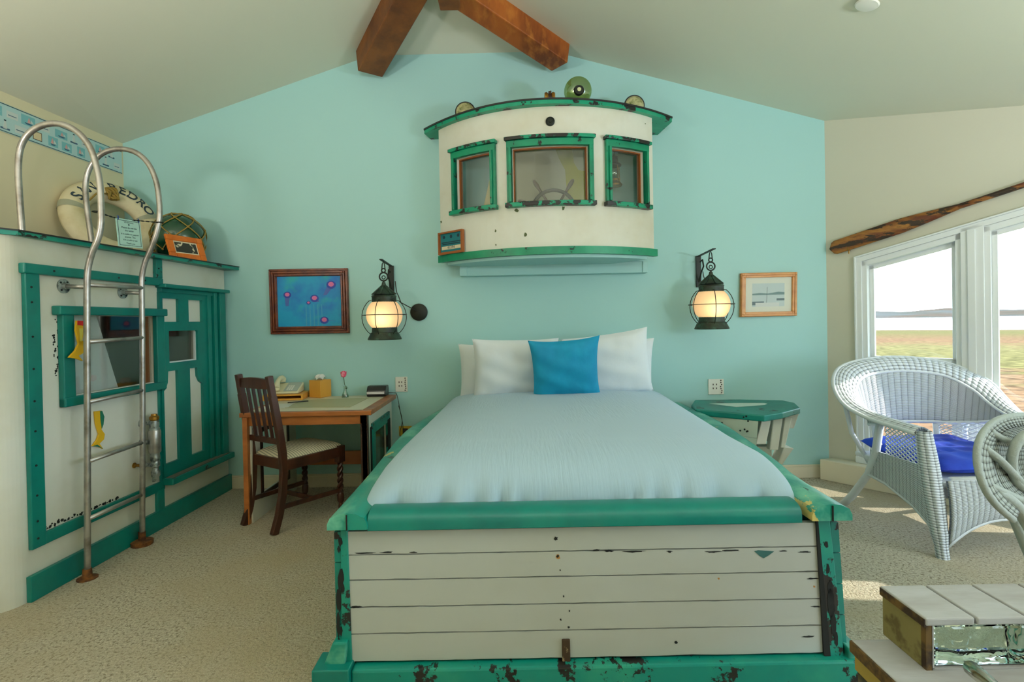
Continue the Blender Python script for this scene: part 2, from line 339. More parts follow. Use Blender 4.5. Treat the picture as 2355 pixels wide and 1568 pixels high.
# wallpaper border glued to the left wall
LF = frame((LX(YB)+.004, YB, 0), V((-.04, -1, 0)).normalized(), (0, 0, 1), V((1, -.04, 0)).normalized())   # u toward camera
bd = MB(); BZ0, BZ1 = 2.430, 2.602
bd.fbox(LF, .02, 7.4, BZ0, BZ1, 0, .002, 0)
bd.fbox(LF, .02, 7.4, BZ1-.007, BZ1-.003, .002, .003, 1); bd.fbox(LF, .02, 7.4, BZ0+.003, BZ0+.007, .002, .003, 1)
rb = random.Random(3); u = .03
while u < 1.6:
    for row in (0, 1):
        w_ = rb.uniform(.05, .085); uu = u+rb.uniform(0, .02)+row*.045; zz = BZ0+.022+row*.073; hh = rb.uniform(.038, .055); k = rb.choice((0, 1, 1, 2, 3))
        if k == 0:
            bd.fbox(LF, uu, uu+w_*.85, zz, zz+hh, .002, .0026, 2); bd.fbox(LF, uu+.004, uu+w_*.85-.004, zz+.004, zz+hh-.004, .0026, .003, 3)
        elif k == 1:   # sail boat
            bd.fbox(LF, uu-.01, uu+w_, zz-.004, zz+hh+.008, .002, .0024, 4)
            bd.prism(LF, [(uu+.005, zz+.012), (uu+w_*.75, zz+.012), (uu+w_*.62, zz+.003), (uu+.018, zz+.003)], .0024, .003, 5)
            bd.prism(LF, [(uu+.02, zz+.015), (uu+.042, zz+.015), (uu+.03, zz+hh)], .0024, .003, 6); bd.prism(LF, [(uu+.0, zz+.017), (uu+.018, zz+.017), (uu+.018, zz+hh*.8)], .0024, .003, 7)
        elif k == 2:   # lighthouse
            bd.prism(LF, [(uu+.02, zz), (uu+.045, zz), (uu+.038, zz+hh), (uu+.027, zz+hh)], .002, .003, 7); bd.fbox(LF, uu+.026, uu+.039, zz+hh, zz+hh+.008, .002, .003, 1)
            bd.fbox(LF, uu+.005, uu+.06, zz-.004, zz+.006, .002, .003, 5)
        else:
            bd.fbox(LF, uu, uu+w_, zz, zz+hh, .002, .0024, 7); bd.fbox(LF, uu+.01, uu+w_-.008, zz+hh*.35, zz+hh*.45, .0024, .003, 5)
    u += .105
bcols = [colmat('border pale blue', 176, 208, 208), colmat('border navy', 36, 66, 78), colmat('border brown', 70, 52, 44), colmat('border sand', 218, 200, 160), colmat('border sea', 122, 184, 190), colmat('border dark blue', 60, 92, 120), colmat('border pink', 216, 160, 156), colmat('border off white', 200, 210, 206)]
bd.build('wallpaper_border', bcols, wall_left)
# slanted window wall
def ztop(s): return 1.664+.2263*(s-.2)
def zceil(s):
    p = WC+WD*s
    return {0: 0}.get(s, 0) or (2.739-.2296*s if s <= 1.5 else 2.739-.2296*1.5-(s-1.5)*.2235)
wr = MB(); WF = lambda s, z, w: WP(s, z, -w)
O1, O2 = (.235, .805), (.91, 1.60)
T = .14
wr.prism(WF, [(0, -.05), (O1[0], -.05), (O1[0], zceil(O1[0])+.02), (0, 2.76)], 0, T)
for a, b in ((O1[0], O1[1]), (O2[0], O2[1])):
    wr.prism(WF, [(a, -.05), (b, -.05), (b, .2), (a, .2)], 0, T)
    wr.prism(WF, [(a, ztop(a)-.035), (b, ztop(b)-.035), (b, zceil(b)+.02), (a, zceil(a)+.02)], 0, T)
wr.prism(WF, [(O1[1], -.05), (O2[0], -.05), (O2[0], zceil(O2[0])+.02), (O1[1], zceil(O1[1])+.02)], 0, T)
O3 = (2.36, 2.74)
for a, b in ((O2[1], O3[0]), (O3[1], SE+.1)): wr.prism(WF, [(a, -.05), (b, -.05), (b, zceil(b)+.02), (a, zceil(a)+.02)], 0, T)
wr.prism(WF, [(O3[0], -.05), (O3[1], -.05), (O3[1], .35), (O3[0], .35)], 0, T); wr.prism(WF, [(O3[0], 1.02), (O3[1], 1.02), (O3[1], 1.30), (O3[0], 1.30)], 0, T)
wr.prism(WF, [(O3[0], 1.74), (O3[1], 1.74), (O3[1], zceil(O3[1])+.02), (O3[0], zceil(O3[0])+.02)], 0, T)
struct(wr.build('wall_right', M['beige']))
# far right wall (out of frame) with a long window, and the wall behind the camera with two high slits
wf = MB(); ff = frame((WE.x, 0, 0), (0, 1, 0), (0, 0, 1), (1, 0, 0))
wf.holes(ff, YR-.1, WE.y+.05, -.05, ZE+.03, [(-3.1, -1.0, .15, 1.92), (-.85, 1.3, .15, 1.92)], 0, .14)
struct(wf.build('wall_right', M['beige']))
SD = V((-.85, .10, -.50)).normalized()        # direction sunlight travels
wk = MB(); fk = frame((0, YR, 0), (1, 0, 0), (0, 0, 1), (0, -1, 0))
wk.holes(fk, -3.4, WE.x+.2, -.05, 3.4, [], 0, .14)
struct(wk.build('wall_front', M['cream']))
# skirting boards
bb = MB(); bb.box((-2.21, YB-.018, 0), (2.43, YB, .085)); bb.box((-2.21, YB-.012, .085), (2.43, YB, .1))
struct(bb.build('baseboard_back', M['base'], bevel=.003))
t1 = MB(); P0 = atz(1891, 1105, 0)
off = .12
t1.prism(frame((0, 0, 0), (1, 0, 0), (0, 1, 0), (0, 0, 1)), [tuple(WP(-.02, 0, off))[:2], tuple(WP(SE-.2, 0, off))[:2], tuple(WP(SE-.2, 0, 0))[:2], tuple(WP(0.03, 0, 0))[:2]], 0, .155)
struct(t1.build('trim_1', M['base'], bevel=.006))
tl = MB(); tl.fbox(LF, .05, 7.4, 0, .09, 0, .015)
struct(tl.build('baseboard_left', M['base']))
# casings and windows
cs = MB()
def slope_strip(mb, s0, s1, dz0, dz1, w0, w1, mi=None):
    mb.prism(WF, [(s0, ztop(s0)+dz0), (s1, ztop(s1)+dz0), (s1, ztop(s1)+dz1), (s0, ztop(s0)+dz1)], w0, w1, mi)
slope_strip(cs, .2, 1.65, -.035, .0, -.016, 0); slope_strip(cs, .2, 1.65, 0, .012, -.026, 0)
cs.fbox(WF, .2, .24, .165, ztop(.2)-.02, -.016, 0); cs.fbox(WF, .193, .206, .165, ztop(.2)+.01, -.026, 0)
cs.prism(WF, [(.80, .165), (.915, .165), (.915, ztop(.915)-.01), (.80, ztop(.8)-.01)], -.016, 0)
cs.fbox(WF, .835, .875, .165, ztop(.83)-.03, -.026, 0)
cs.fbox(WF, 1.595, 1.65, .165, ztop(1.6)-.03, -.016, 0)
cs.fbox(WF, .19, 1.66, .155, .2, -.03, 0)
struct(cs.build('trim_2', M['wtrim'], bevel=.003))
def window(n, a, b, rail):
    fm = MB(); fw = .035
    fm.fbox(WF, a, a+fw, .2, ztop(a)-.035, .0, .1); fm.fbox(WF, b-fw, b, .2, ztop(b)-.035, 0, .1); fm.fbox(WF, a, b, .2, .245, 0, .1)
    slope_strip(fm, a, b, -.075, -.035, 0, .1)
    o = struct(fm.build('window_%d' % n, M['wtrim'], bevel=.003))
    a2, b2 = a+fw, b-fw
    def sash(z0, z1, top, w0, w1, name='sash'):
        q = MB(); k = .028
        q.fbox(WF, a2, a2+k, z0, (ztop(a2)-.075) if top else z1, w0, w1); q.fbox(WF, b2-k, b2, z0, (ztop(b2)-.075) if top else z1, w0, w1)
        q.fbox(WF, a2, b2, z0, z0+k+.01, w0, w1)
        if top: slope_strip(q, a2, b2, -.105, -.075, w0, w1)
        else: q.fbox(WF, a2, b2, z1-k-.01, z1, w0, w1)
        so = q.build(name, M['wtrim'], o, bevel=.002); 
        g = MB(); wm = (w0+w1)/2
        if top: g.prism(WF, [(a2+k, z0+k), (b2-k, z0+k), (b2-k, ztop(b2)-.1), (a2+k, ztop(a2)-.1)], wm, wm+.004)
        else: g.fbox(WF, a2+k, b2-k, z0+k, z1-k, wm, wm+.004)
        g.build('pane', M['pane'], so)
    if rail:
        sash(.905, 0, True, .05, .08); sash(.245, .93, False, .015, .045)
        lk = MB(); mid = (a+b)/2; lk.fbox(WF, mid-.05, mid+.05, .925, .945, .0, .03); lk.fbox(WF, mid-.04, mid+.04, .912, .925, -.008, .02)
        lk.build('latch', M['wtrim'], o, bevel=.003)
    else: sash(.245, 0, True, .03, .06)
pr = MB(); pr.prism(WF, [(-1.2, 2.75), (1.85, 2.05), (1.85, 2.12), (-1.2, 2.82)], T, 2.3); pr.prism(WF, [(-1.2, 2.0), (-1.14, 2.0), (-1.14, 2.8), (-1.2, 2.8)], T, 2.3)  # unseen overhang added outside to keep sun off the bed and armchair
struct(pr.build('sun_block_canopy', M['beige']))
window(1, *O1, True); window(2, *O2, False)
for i, (y0, y1) in enumerate(((-3.1, -1.0), (-.85, 1.3))):
    fm = MB(); fm.holes(ff, y0, y1, .15, 1.92, [(y0+.05, (y0+y1)/2-.03, .2, 1.87), ((y0+y1)/2+.03, y1-.05, .2, 1.87)], .03, .1)
    o = struct(fm.build('window_%d' % (3+i), M['wtrim']))
# ================================================================== beams
def tbeam(p0, p1, w, h, name, label, mt):
    mb = MB(); mb.beam(p0, p1, w, h)
    o = mb.build(name, mt, bevel=.008); return tag(o, label, 'beam')
b0 = aty(849, 148, 3.93); b1 = V((-.50, 3.16, 3.40))
tbeam(b0, b1, .19, .17, 'ceiling_beam', 'dark brown timber beam, left of the two meeting over the wheelhouse', M['beamd'])
b0 = aty(1290, 130, 3.90)
tbeam(b0, b1+V((.0, 0, .02)), .17, .17, 'ceiling_beam', 'reddish timber beam with bright grain, right of the two above the wheelhouse', M['beam'])
kp = MB(); kp.box((-.41, 3.13, 3.19), (-.285, 3.27, 3.46))
tag(kp.build('king_post', M['beamd'], bevel=.006), 'short end of a brown post hanging between the two ceiling beams', 'post')
# sprinkler cover on the ceiling
p = atp(1995, 8, (.349, YB, 3.311), V((.2746, -.076, 1))); sp = MB(); nn = V((-.2746, .076, -1)).normalized()
sp.lathe([(.05, .0), (.055, .006), (.05, .012), (.02, .016)], 24, p, nn)
tag(sp.build('smoke_detector', M['white'], smooth='a'), 'small pale round disc on the right ceiling slope', 'detector')

# ================================================================== CABIN FRONT ON THE LEFT
A = V((-2.25, 2.384, 0)); DC = V((.052, 1.622, 0)).normalized(); NC = V((DC.y, -DC.x, 0))
def CP(s, z, out=0): return A+DC*s+NC*out+V((0, 0, z))
cab = thing('pilothouse_cabinet', 'tall cream boat cabin front with teal trim, window and door, along the left wall', 'cabinet', A)
WI = (.262, .848, .915, 1.320); DG = (.963, 1.253, 1.022, 1.228)
def px2c(px, py, out=.055):
    p = atp(px, py, CP(0, 0, out), NC); d = p-A; return (d.dot(DC), p.z)
sh = MB(); sh.holes(CP, 0, 1.617, 0, 1.68, [WI, DG], -.03, 0)
arc = [(math.sin(t)*.12, math.cos(t)*.12) for t in [PI/2*i/10 for i in range(11)]]
cc = CP(0, 0, -.12)
def cyl(u, v):
    t = PI/2*u; return cc+NC*(.12*math.cos(t))-DC*(.12*math.sin(t))+V((0, 0, v*1.68))
sh.grid(cyl, 12, 1)
e = cyl(1, 0); sh.add([e, e-NC*.72, e-NC*.72+V((0, 0, 1.68)), e+V((0, 0, 1.68))], [(0, 1, 2, 3)])
sh.build('cabin_wall', M['wpaint'], cab)
seam = MB(); e2 = e-NC*.0
seam.beam(cyl(.85, 0)+V((0, 0, .02)), cyl(.85, 0)+V((0, 0, .9)), .003, .003); seam.build('seam', M['gap'], cab)
pl = MB(); r_ = random.Random(5)
for i in range(9):
    u = r_.uniform(.1, .9); z = r_.uniform(.0, .05); w = r_.uniform(.006, .02); p = cyl(u, 0)
    pl.ball(p+V((0, 0, z)), w, 7, 5, sc=(1, 1, 1.2))
# roof slab
rf = MB(); outer = [(-.16, -.74), (-.16, -.1), (-.1, -.02), (-.02, .025), (.4, .045), (.9, .065), (1.3, .09), (1.622, .115), (1.622, -.72)]
rf.prism(lambda s, o_, z: CP(s, z, o_), outer, 1.68, 1.70, 0)
ro = rf.build('roof', M['tealh'], cab)
rf2 = MB(); rf2.prism(lambda s, o_, z: CP(s, z, o_), [(a, b+(.004 if b > -.5 else 0)) for a, b in outer], 1.70, 1.707); rf2.build('roof_felt', M['black'], cab)
# teal trim
def tboard(name, *rects, d=.022, m_='teal', bevel=.003):
    q = MB()
    for r in rects: q.fbox(CP, r[0], r[1], r[2], r[3], 0, d)
    return q.build(name, M[m_], cab, bevel=bevel)
hatch = MB(); hatch.fbox(CP, .012, .084, .235, 1.515, 0, .022); hatch.fbox(CP, .084, .895, .235, .292, 0, .02)
hatch.build('panel_trim', M['teal'], cab, bevel=.004)
tboard('panel_trim', (.0, .91, 1.512, 1.56), d=.03, bevel=.006)
tboard('panel_trim', (.858, .915, 1.56, 1.68), m_='tealw'); tboard('panel_trim', (.825, .885, .115, .25)); tboard('panel_trim', (.868, .885, .28, 1.0), d=.012)
q = MB(); q.prism(CP, [(-.002, .0), (1.617, .0), (1.617, .118), (-.002, .118)], 0, .025); q.build('kick_board', M['teal'], cab, bevel=.003)
for s_, z_ in [(.04, z) for z in (.28, .36, .48, .62, .78, .92, 1.07, 1.22, 1.38, 1.45)]+[(.15, 1.535), (.33, 1.535), (.55, 1.535), (.75, 1.535), (.3, .265), (.55, .265), (.88, 1.62)]:
    screws = MB(); screws.lathe([(.0055, 0), (.0045, .003)], 8, CP(s_, z_, .022 if z_ < 1.5 or s_ > .8 else .03), NC); screws.build('screw', M['gap'], cab)
# flaking paint patches on the cream panel
fl_ = MB(); r_ = random.Random(11)
def blob(mb, fr, u, v, ru, rv, w, n=9, rr=r_, mi=0):
    mb.prism(fr, [(u+math.cos(2*PI*i/n)*ru*rr.uniform(.45, 1.1), v+math.sin(2*PI*i/n)*rv*rr.uniform(.45, 1.1)) for i in range(n)], 0 if w > 0 else 0, w, mi)
for i in range(34): blob(fl_, CP, .09+.45*(i/34)**1.1+r_.uniform(0, .02), .298+r_.uniform(0, .016)*(1-i/50), r_.uniform(.004, .012), r_.uniform(.003, .012), .0012)
for i in range(26): blob(fl_, CP, .185+r_.uniform(-.018, .018), 1.30-i*.011, r_.uniform(.003, .01), r_.uniform(.004, .012), .0012)
fl_.build('flaked_paint', M['gap'], cab)
# cabin window
wfm = MB(); ws0, ws1 = px2c(146, 820, .03)[0], px2c(174, 820, .03)[0]; wfm.fbox(CP, ws0, ws1, .865, 1.33, 0, .03); wfm.fbox(CP, .842, .912, .865, 1.33, 0, .03); wfm.fbox(CP, ws0, .912, .865, .912, 0, .035)
wo = wfm.build('window_frame', M['teal'], cab, bevel=.005)
q = MB(); q.fbox(CP, px2c(138, 715, .045)[0], .922, 1.322, 1.368, 0, .045); q.build('window_head', M['teal'], wo, bevel=.006)
q = MB(); q.fbox(CP, .262, .848, .915, 1.32, -.02, -.016); q.build('pane', M['paned'], wo)
q = MB(); q.fbox(CP, .79, .80, .915, 1.32, -.035, -.015); q.fbox(CP, .80, .848, .915, 1.32, -.035, -.028); q.build('inner_stop', M['brownp'], wo)
inn = MB()   # white slanted board standing inside
inn.prism(CP, [px2c(*p, -.08) for p in ((150, 715), (218, 715), (276, 905), (150, 935))], -.09, -.08); inn.build('inner_board', M['clothw'], cab)
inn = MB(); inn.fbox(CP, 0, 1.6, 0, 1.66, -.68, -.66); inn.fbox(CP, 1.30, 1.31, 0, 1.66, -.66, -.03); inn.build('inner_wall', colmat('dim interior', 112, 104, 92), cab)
q = MB(); q.holes(CP, .78, 1.04, 1.20, 1.44, [(.83, .99, 1.25, 1.39)], -.65, -.63, 0); q.fbox(CP, .83, .99, 1.25, 1.39, -.65, -.64, 1)
q.build('inner_picture', [M['dkwood'], colmat('inner print', 120, 150, 160)], cab)
q = MB(); q.fbox(CP, .80, .96, .1, 1.18, -.5, -.4); q.build('inner_door', colmat('pale interior door', 170, 172, 158), cab)
# door
door = MB()
door.holes(CP, .887, 1.36, .30, 1.475, [(.912, 1.061, 1.287, 1.437), (1.163, 1.311, 1.287, 1.437), DG, (.907, 1.04, .386, .97), (1.162, 1.301, .379, .97)], 0, .018)
door.prism(CP, [(.90, .97), (.95, .97), (.945, .90), (.925, .86), (.90, .845)], 0, .017); door.prism(CP, [(1.305, .97), (1.24, .97), (1.245, .91), (1.27, .87), (1.305, .85)], 0, .017)
do = door.build('door', M['teal'], cab)
q = MB(); q.fbox(CP, DG[0], DG[1], DG[2], DG[3], -.02, -.016); q.build('pane', M['paned'], do)
q = MB(); q.fbox(CP, 1.243, 1.253, 1.03, 1.22, -.01, .004); q.fbox(CP, .963, 1.253, 1.022, 1.03, -.01, .004); q.build('glazing_bead', M['wtrim'], do)
q = MB(); q.fbox(CP, 1.36, 1.40, .30, 1.50, 0, .03); q.fbox(CP, 1.42, 1.455, .30, 1.50, 0, .04); q.fbox(CP, 1.475, 1.545, .30, 1.50, 0, .05); q.fbox(CP, 1.36, 1.5, .30, 1.50, 0, .012); q.fbox(CP, .887, 1.5, 1.475, 1.50, 0, .03)
q.build('door_casing', M['teal'], cab, bevel=.003)
q = MB(); q.fbox(CP, .872, 1.575, 1.50, 1.525, 0, .07); q.build('door_cap', M['teal'], cab, bevel=.006)
q = MB(); q.fbox(CP, .876, 1.56, .262, .302, 0, .085); q.build('door_sill', M['tealw'], cab, bevel=.005)
q = MB(); q.fbox(CP, .90, 1.52, .302, .306, .022, .07); q.build('sill_track', colmat('bare grey wood', 104, 98, 88), cab)
# yellow fish-tail ornaments hung on the cabin
def fishtail(name, label, pts, cols, pxs, lines):
    mb = MB()
    mb.prism(lambda u, v, w: CP(u, v, w), pts, .05, .062, 0)
    return mb
FM = [colmat('ornament yellow', 226, 176, 20), colmat('ornament red', 206, 30, 30), colmat('ornament pale yellow', 226, 212, 90), colmat('ornament green', 20, 110, 84)]
def ornament(outline, extra, label, out):
    mb = MB(); mb.prism(CP, [px2c(*p, out) for p in outline], out-.006, out+.004, 0)
    for mi, poly in extra: mb.prism(CP, [px2c(*p, out) for p in poly], out+.004, out+.006, mi)
    return tag(mb.build('fish_ornament', FM, bevel=.002), label, 'ornament', None)
ornament([(175, 737), (195, 738), (193, 760), (188, 782), (195, 792), (197, 803), (190, 812), (180, 818), (190, 830), (172, 824), (157, 822), (172, 806), (180, 790), (173, 760)],
         [(1, [(175.5, 737), (195, 738), (194, 750), (175.5, 747)]), (2, [(180, 755), (189, 755), (186, 785), (182, 785)])], 'yellow fish tail ornament with red top, hanging at the cabin window', .058)
ornament([(217, 946), (232, 944), (238, 958), (236, 976), (232, 987), (240, 998), (238, 1010), (228, 1020), (236, 1032), (222, 1024), (211, 1026), (222, 1012), (227, 998), (220, 975)],
         [(3, [(228, 945), (233, 944.5), (238, 958), (236, 976), (232, 986), (229, 965)]), (3, [(211, 1026), (222, 1022), (236, 1032), (224, 1027)])], 'yellow fish tail ornament with dark green scales, below the cabin window', .008)
# brass spigot and galvanised fitting on the cabin face
t = thing('pipe_valve', 'upright galvanised pipe fitting with rusty cap beside the ladder', 'pipe fitting', CP(.845, .70, .0))
vc = px2c(357, 1050, .06)[0]
def vz(py): return px2c(357, py, .06)[1]
def vl(name, prof, m_, seg=20):
    q = MB(); q.lathe([(r, vz(y)) for r, y in prof], seg, CP(vc, 0, .06)); q.build(name, M[m_], t, smooth='a')
vl('cap', [(.02, 966), (.026, 963), (.026, 957), (.018, 955), (.016, 951)], 'brass')
vl('upper_collar', [(.028, 988), (.028, 984), (.024, 982), (.026, 976), (.025, 966)], 'flange')
vl('barrel', [(.03, 1040), (.032, 1038), (.033, 992), (.03, 988)], 'metal')
vl('nozzle', [(.018, 1107), (.018, 1098), (.024, 1094), (.024, 1084), (.018, 1080), (.018, 1074), (.024, 1072), (.024, 1062), (.022, 1060), (.026, 1056), (.026, 1050), (.024, 1044), (.026, 1040)], 'flange')
for y in (970, 1014, 1066):
    q = MB(); q.lathe([(.012, 0), (.012, .05)], 10, CP(vc-.03, vz(y), 0), NC); q.lathe([(.024, 0), (.024, .012)], 14, CP(vc-.03, vz(y), 0), NC); q.build('wall_bracket', M['flange'], t)
t = thing('brass_spigot', 'small brass spigot low on the cabin face left of the pipe fitting', 'tap', CP(*px2c(318, 1068, 0), 0))
s_, z_ = px2c(316, 1070, .02)
q = MB(); q.lathe([(.016, 0), (.016, .004), (.009, .006), (.009, .035), (.012, .036), (.012, .046)], 12, CP(s_, z_, 0), NC); q.build('body', M['brass'], t)
q = MB(); q.beam(CP(s_, z_, .04), CP(s_, z_+.035, .045), .008, .012); q.build('lever', M['iron'], t)

# ladder
lad = thing('boat_ladder', 'galvanised pipe boat ladder with looped handrails in front of the cabin', 'ladder', (-2.155, 2.8, 0))
def smooth_path(pts, n=6):
    pts = [V(p) for p in pts]; out = []
    for i in range(len(pts)-1):
        p0, p1, p2, p3 = pts[max(i-1, 0)], pts[i], pts[i+1], pts[min(i+2, len(pts)-1)]
        for k in range(n):
            t = k/n; out.append(.5*((2*p1)+(p2-p0)*t+(2*p0-5*p1+4*p2-p3)*t*t+(3*p1-p0-3*p2+p3)*t**3))
    return out+[pts[-1]]
Y1, Y2 = 2.606, 3.004
r1 = [(201, 1325), (201, 1000), (200, 780), (200, 670), (202, 620), (212, 580), (225, 550), (232, 515), (232, 470), (228, 410), (212, 350), (190, 315), (160, 292), (128, 284), (95, 289), (65, 308), (47, 340), (42, 385), (44, 440), (51, 538)]
r2 = [(327, 1248), (328, 1000), (327, 780), (326, 680), (326, 640), (333, 605), (347, 572), (360, 535), (367, 495), (365, 450), (357, 410), (340, 375), (315, 352), (285, 343), (255, 345), (228, 358), (207, 385), (197, 420), (199, 470), (208, 535), (214, 575)]
for rr, Y in ((r1, Y1), (r2, Y2)):
    pts = smooth_path([aty(x, y, Y) for x, y in rr]); q = MB(); q.tube(pts, .0145, 12); q.build('handrail', M['metal'], lad, smooth=True)
for a_, b_ in (((201, 655), (327, 662)), ((205, 786), (328, 776)), ((205, 924), (328, 897)), ((205, 1060), (328, 1017)), ((205, 1192), (327, 1137))):
    q = MB(); q.tube([aty(*a_, Y1), aty(*b_, Y2)], .011, 10); q.build('rung', M['metal'], lad, smooth=True)
for (px, py), Y, rp in (((145, 658), Y1, (200, 660)), ((281, 672), Y2, (327, 674))):
    s_, z_ = px2c(px, py, .0); p = CP(s_, z_, 0); q = MB(); q.lathe([(.036, 0), (.036, .006), (.018, .008), (.016, .022)], 24, p, NC)
    for k in range(4): q.lathe([(.005, .006), (.005, .009)], 8, p+V((0, 0, 1))*.026*math.cos(k*PI/2+.7)+DC*.026*math.sin(k*PI/2+.7), NC, mi=1)
    so = q.build('wall_flange', [M['flange'], M['gap']], lad, smooth='a')
    q = MB(); q.tube([p, aty(*rp, Y)], .011, 10); q.build('standoff', M['metal'], so, smooth=True)
f1 = atz(201, 1330, 0); f2 = atz(327, 1252, 0)
q = MB(); q.lathe([(.045, 0), (.045, .005), (.022, .008), (.019, .05)], 24, f1); q.build('foot', M['rust'], lad, smooth='a')
q = MB(); q.lathe([(.055, 0), (.056, .022), (.03, .026), (.019, .03), (.019, .075)], 24, f2); q.build('foot', M['rust'], lad, smooth='a')

# sign hanging from a chain between the handrails
ch = thing('ladder_sign', 'pale blue notice hanging on a chain between the ladder handrails', 'sign', aty(300, 500, 2.85))
pts = [aty(222, 487, Y1-.0), aty(262, 500, 2.74), aty(290, 505, 2.82), aty(325, 508, 2.9), aty(368, 512, Y2)]
q = MB(); pp = smooth_path(pts, 8)
for i, (a, b) in enumerate(zip(pp, pp[1:])): q.beam(a, b, .007 if i % 2 else .003, .003 if i % 2 else .007)
for p in (pp[0], pp[-1]): q.tube([p+V((.018*math.cos(k*.7), .018*math.sin(k*.7), 0)) for k in range(9)], .003, 6, closed=True)
q.build('chain', M['iron'], ch)
p00 = aty(266, 500, 2.75); p10 = aty(322, 509, 2.90); p01 = aty(273, 566, 2.75)
e1 = (p10-p00); ww = e1.length; e1.normalize(); e2 = (p01-p00); hh = e2.length; e2.normalize(); e3 = e2.cross(e1).normalized()*1
if e3.x < 0: e3 = -e3
SF = frame(p00, e1, e2, e3)
q = MB(); q.fbox(SF, 0, ww, 0, hh, -.003, 0); pg = q.build('notice', M['paper'], ch)
q = MB(); b_ = .008
q.holes(SF, b_, ww-b_, b_, hh-b_, [(b_+.002, ww-b_-.002, b_+.002, hh-b_-.002)], 0, .0008)
TFr = lambda u, v, w: SF(ww/2+u, 0, 0)+e2*(-v)+e3*w
def line(txt, yy, sz): text_mesh(txt, sz, lambda u, v, w, yy=yy: SF(ww/2+u, yy-v, w), q, 0, .0012)
for txt, yy, sz in (('Welcome', .017, .015), ('Please do not use', .045, .0135), ('the ladder', .06, .0135), ('It is unable to support', .078, .0125), ('anyone. The', .093, .0135), ('it is unsafe to use', .108, .0125), ('Thank you', .126, .013)): line(txt, yy*hh/.145, sz)
q.prism(SF, [(ww/2-.004, .026), (ww/2+.004, .026), (ww/2+.001, .036), (ww/2-.001, .036)], 0, .0012)
q.build('lettering', M['ink'], pg)
for u_ in (.012, ww-.012):
    q = MB(); q.tube([SF(u_, .008, .002), SF(u_, -.006, .004), SF(u_, -.012, 0)], .003, 6); q.build('clip', colmat('blue clip', 20, 60, 130), ch)

# life ring
RC = V((-2.78, 3.67, 1.995)); ea = V((.435, .90, 0)).normalized(); nb = V((ea.y, -ea.x, 0)); eb = (V((0, 0, 1))-nb*.42).normalized(); en = ea.cross(eb)
if en.dot(nb) < 0: en = -en
ring = thing('life_ring', 'cream canvas life ring lettered SAN PEDRO leaning in the corner on the cabin roof', 'life ring', (RC.x, RC.y, 1.707))
R0, r0 = .240, .079
q = MB()
def tor(u, v):
    a = 2*PI*u; b = 2*PI*v; r = R0+r0*math.cos(b)
    return RC+ea*(r*math.cos(a))+eb*(r*math.sin(a))+en*(.06*math.sin(b))
q.grid(tor, 64, 20); rg = q.build('ring', M['ring'], ring, smooth=True)
q = MB()
for a0 in (math.radians(165), math.radians(15), math.radians(275)):
    q.grid(lambda u, v: RC+(ea*math.cos(a0+.16*(u-.5))+eb*math.sin(a0+.16*(u-.5)))*(R0+(r0+.003)*math.cos(2*PI*v))+en*(.063*math.sin(2*PI*v)), 4, 20)
q.build('tape_band', M['tape'], ring, smooth=True)
q = MB(); word = 'SAN PEDRO'
for i, chx in enumerate(word):
    if chx == ' ': continue
    a = math.radians(149-i*15.4)
    ra = ea*math.cos(a)+eb*math.sin(a); ta = ea*math.sin(a)-eb*math.cos(a)
    text_mesh(chx, .098, lambda u, v, w, ra=ra, ta=ta: RC+ra*(R0+.008+v)+ta*u+en*(.0605*math.sqrt(max(0.02, 1-((v+.008)/r0)**2))+.003), q, 0, bold=.0015)
q.build('lettering', M['ink'], rg)
q = MB(); kn = RC+ea*.0+eb*(R0-.05)+en*.07
for k in range(5): q.tube([kn+ea*(.028*math.cos(j*PI/5+k))+eb*(.045*math.sin(j*PI/5))+en*(.012*math.sin(j+k)) for j in range(11)], .008, 6)
q.tube([kn, kn-ea*.1-eb*.02, kn-ea*.16-eb*.09], .006, 6); q.build('rope_knot', M['net'], ring, smooth=True)

# glass float in a net
GC = V((-2.36, 3.72, 1.707+.176)); gf = thing('glass_float', 'large dark green glass float in a rope net on the cabin roof', 'glass float', (GC.x, GC.y, 1.707))
q = MB(); q.ball(GC, .17, 36, 20); q.build('float', M['greenglass'], gf, smooth=True)
q = MB(); Rn = .175
def sp_(th, ph): return GC+V((math.cos(th)*math.sin(ph), math.sin(th)*math.sin(ph), math.cos(ph)))*Rn
rows = [(.35, 6), (.75, 6), (1.2, 6), (1.65, 6), (2.15, 6)]; nn_ = []
for i, (ph, n_) in enumerate(rows): nn_.append([(2*PI*(k+.5*(i % 2))/n_+.4, ph) for k in range(n_)])
def geo(a, b): return [sp_(a[0]+(b[0]-a[0])*t/5, a[1]+(b[1]-a[1])*t/5) for t in range(6)]
for i, row in enumerate(nn_):
    for k, a in enumerate(row):
        if i == 0: q.tube(geo((a[0], .02), a), .0045, 5); b = (a[0]+2*PI/6, a[1]); q.tube(geo(a, b), .0045, 5)
        if i+1 < len(nn_):
            for dd in (-PI/6, PI/6): q.tube(geo(a, (a[0]+dd, nn_[i+1][0][1])), .0045, 5)
        q.ball(sp_(*a), .009, 6, 4)
q.build('net', M['net'], gf, smooth=True)

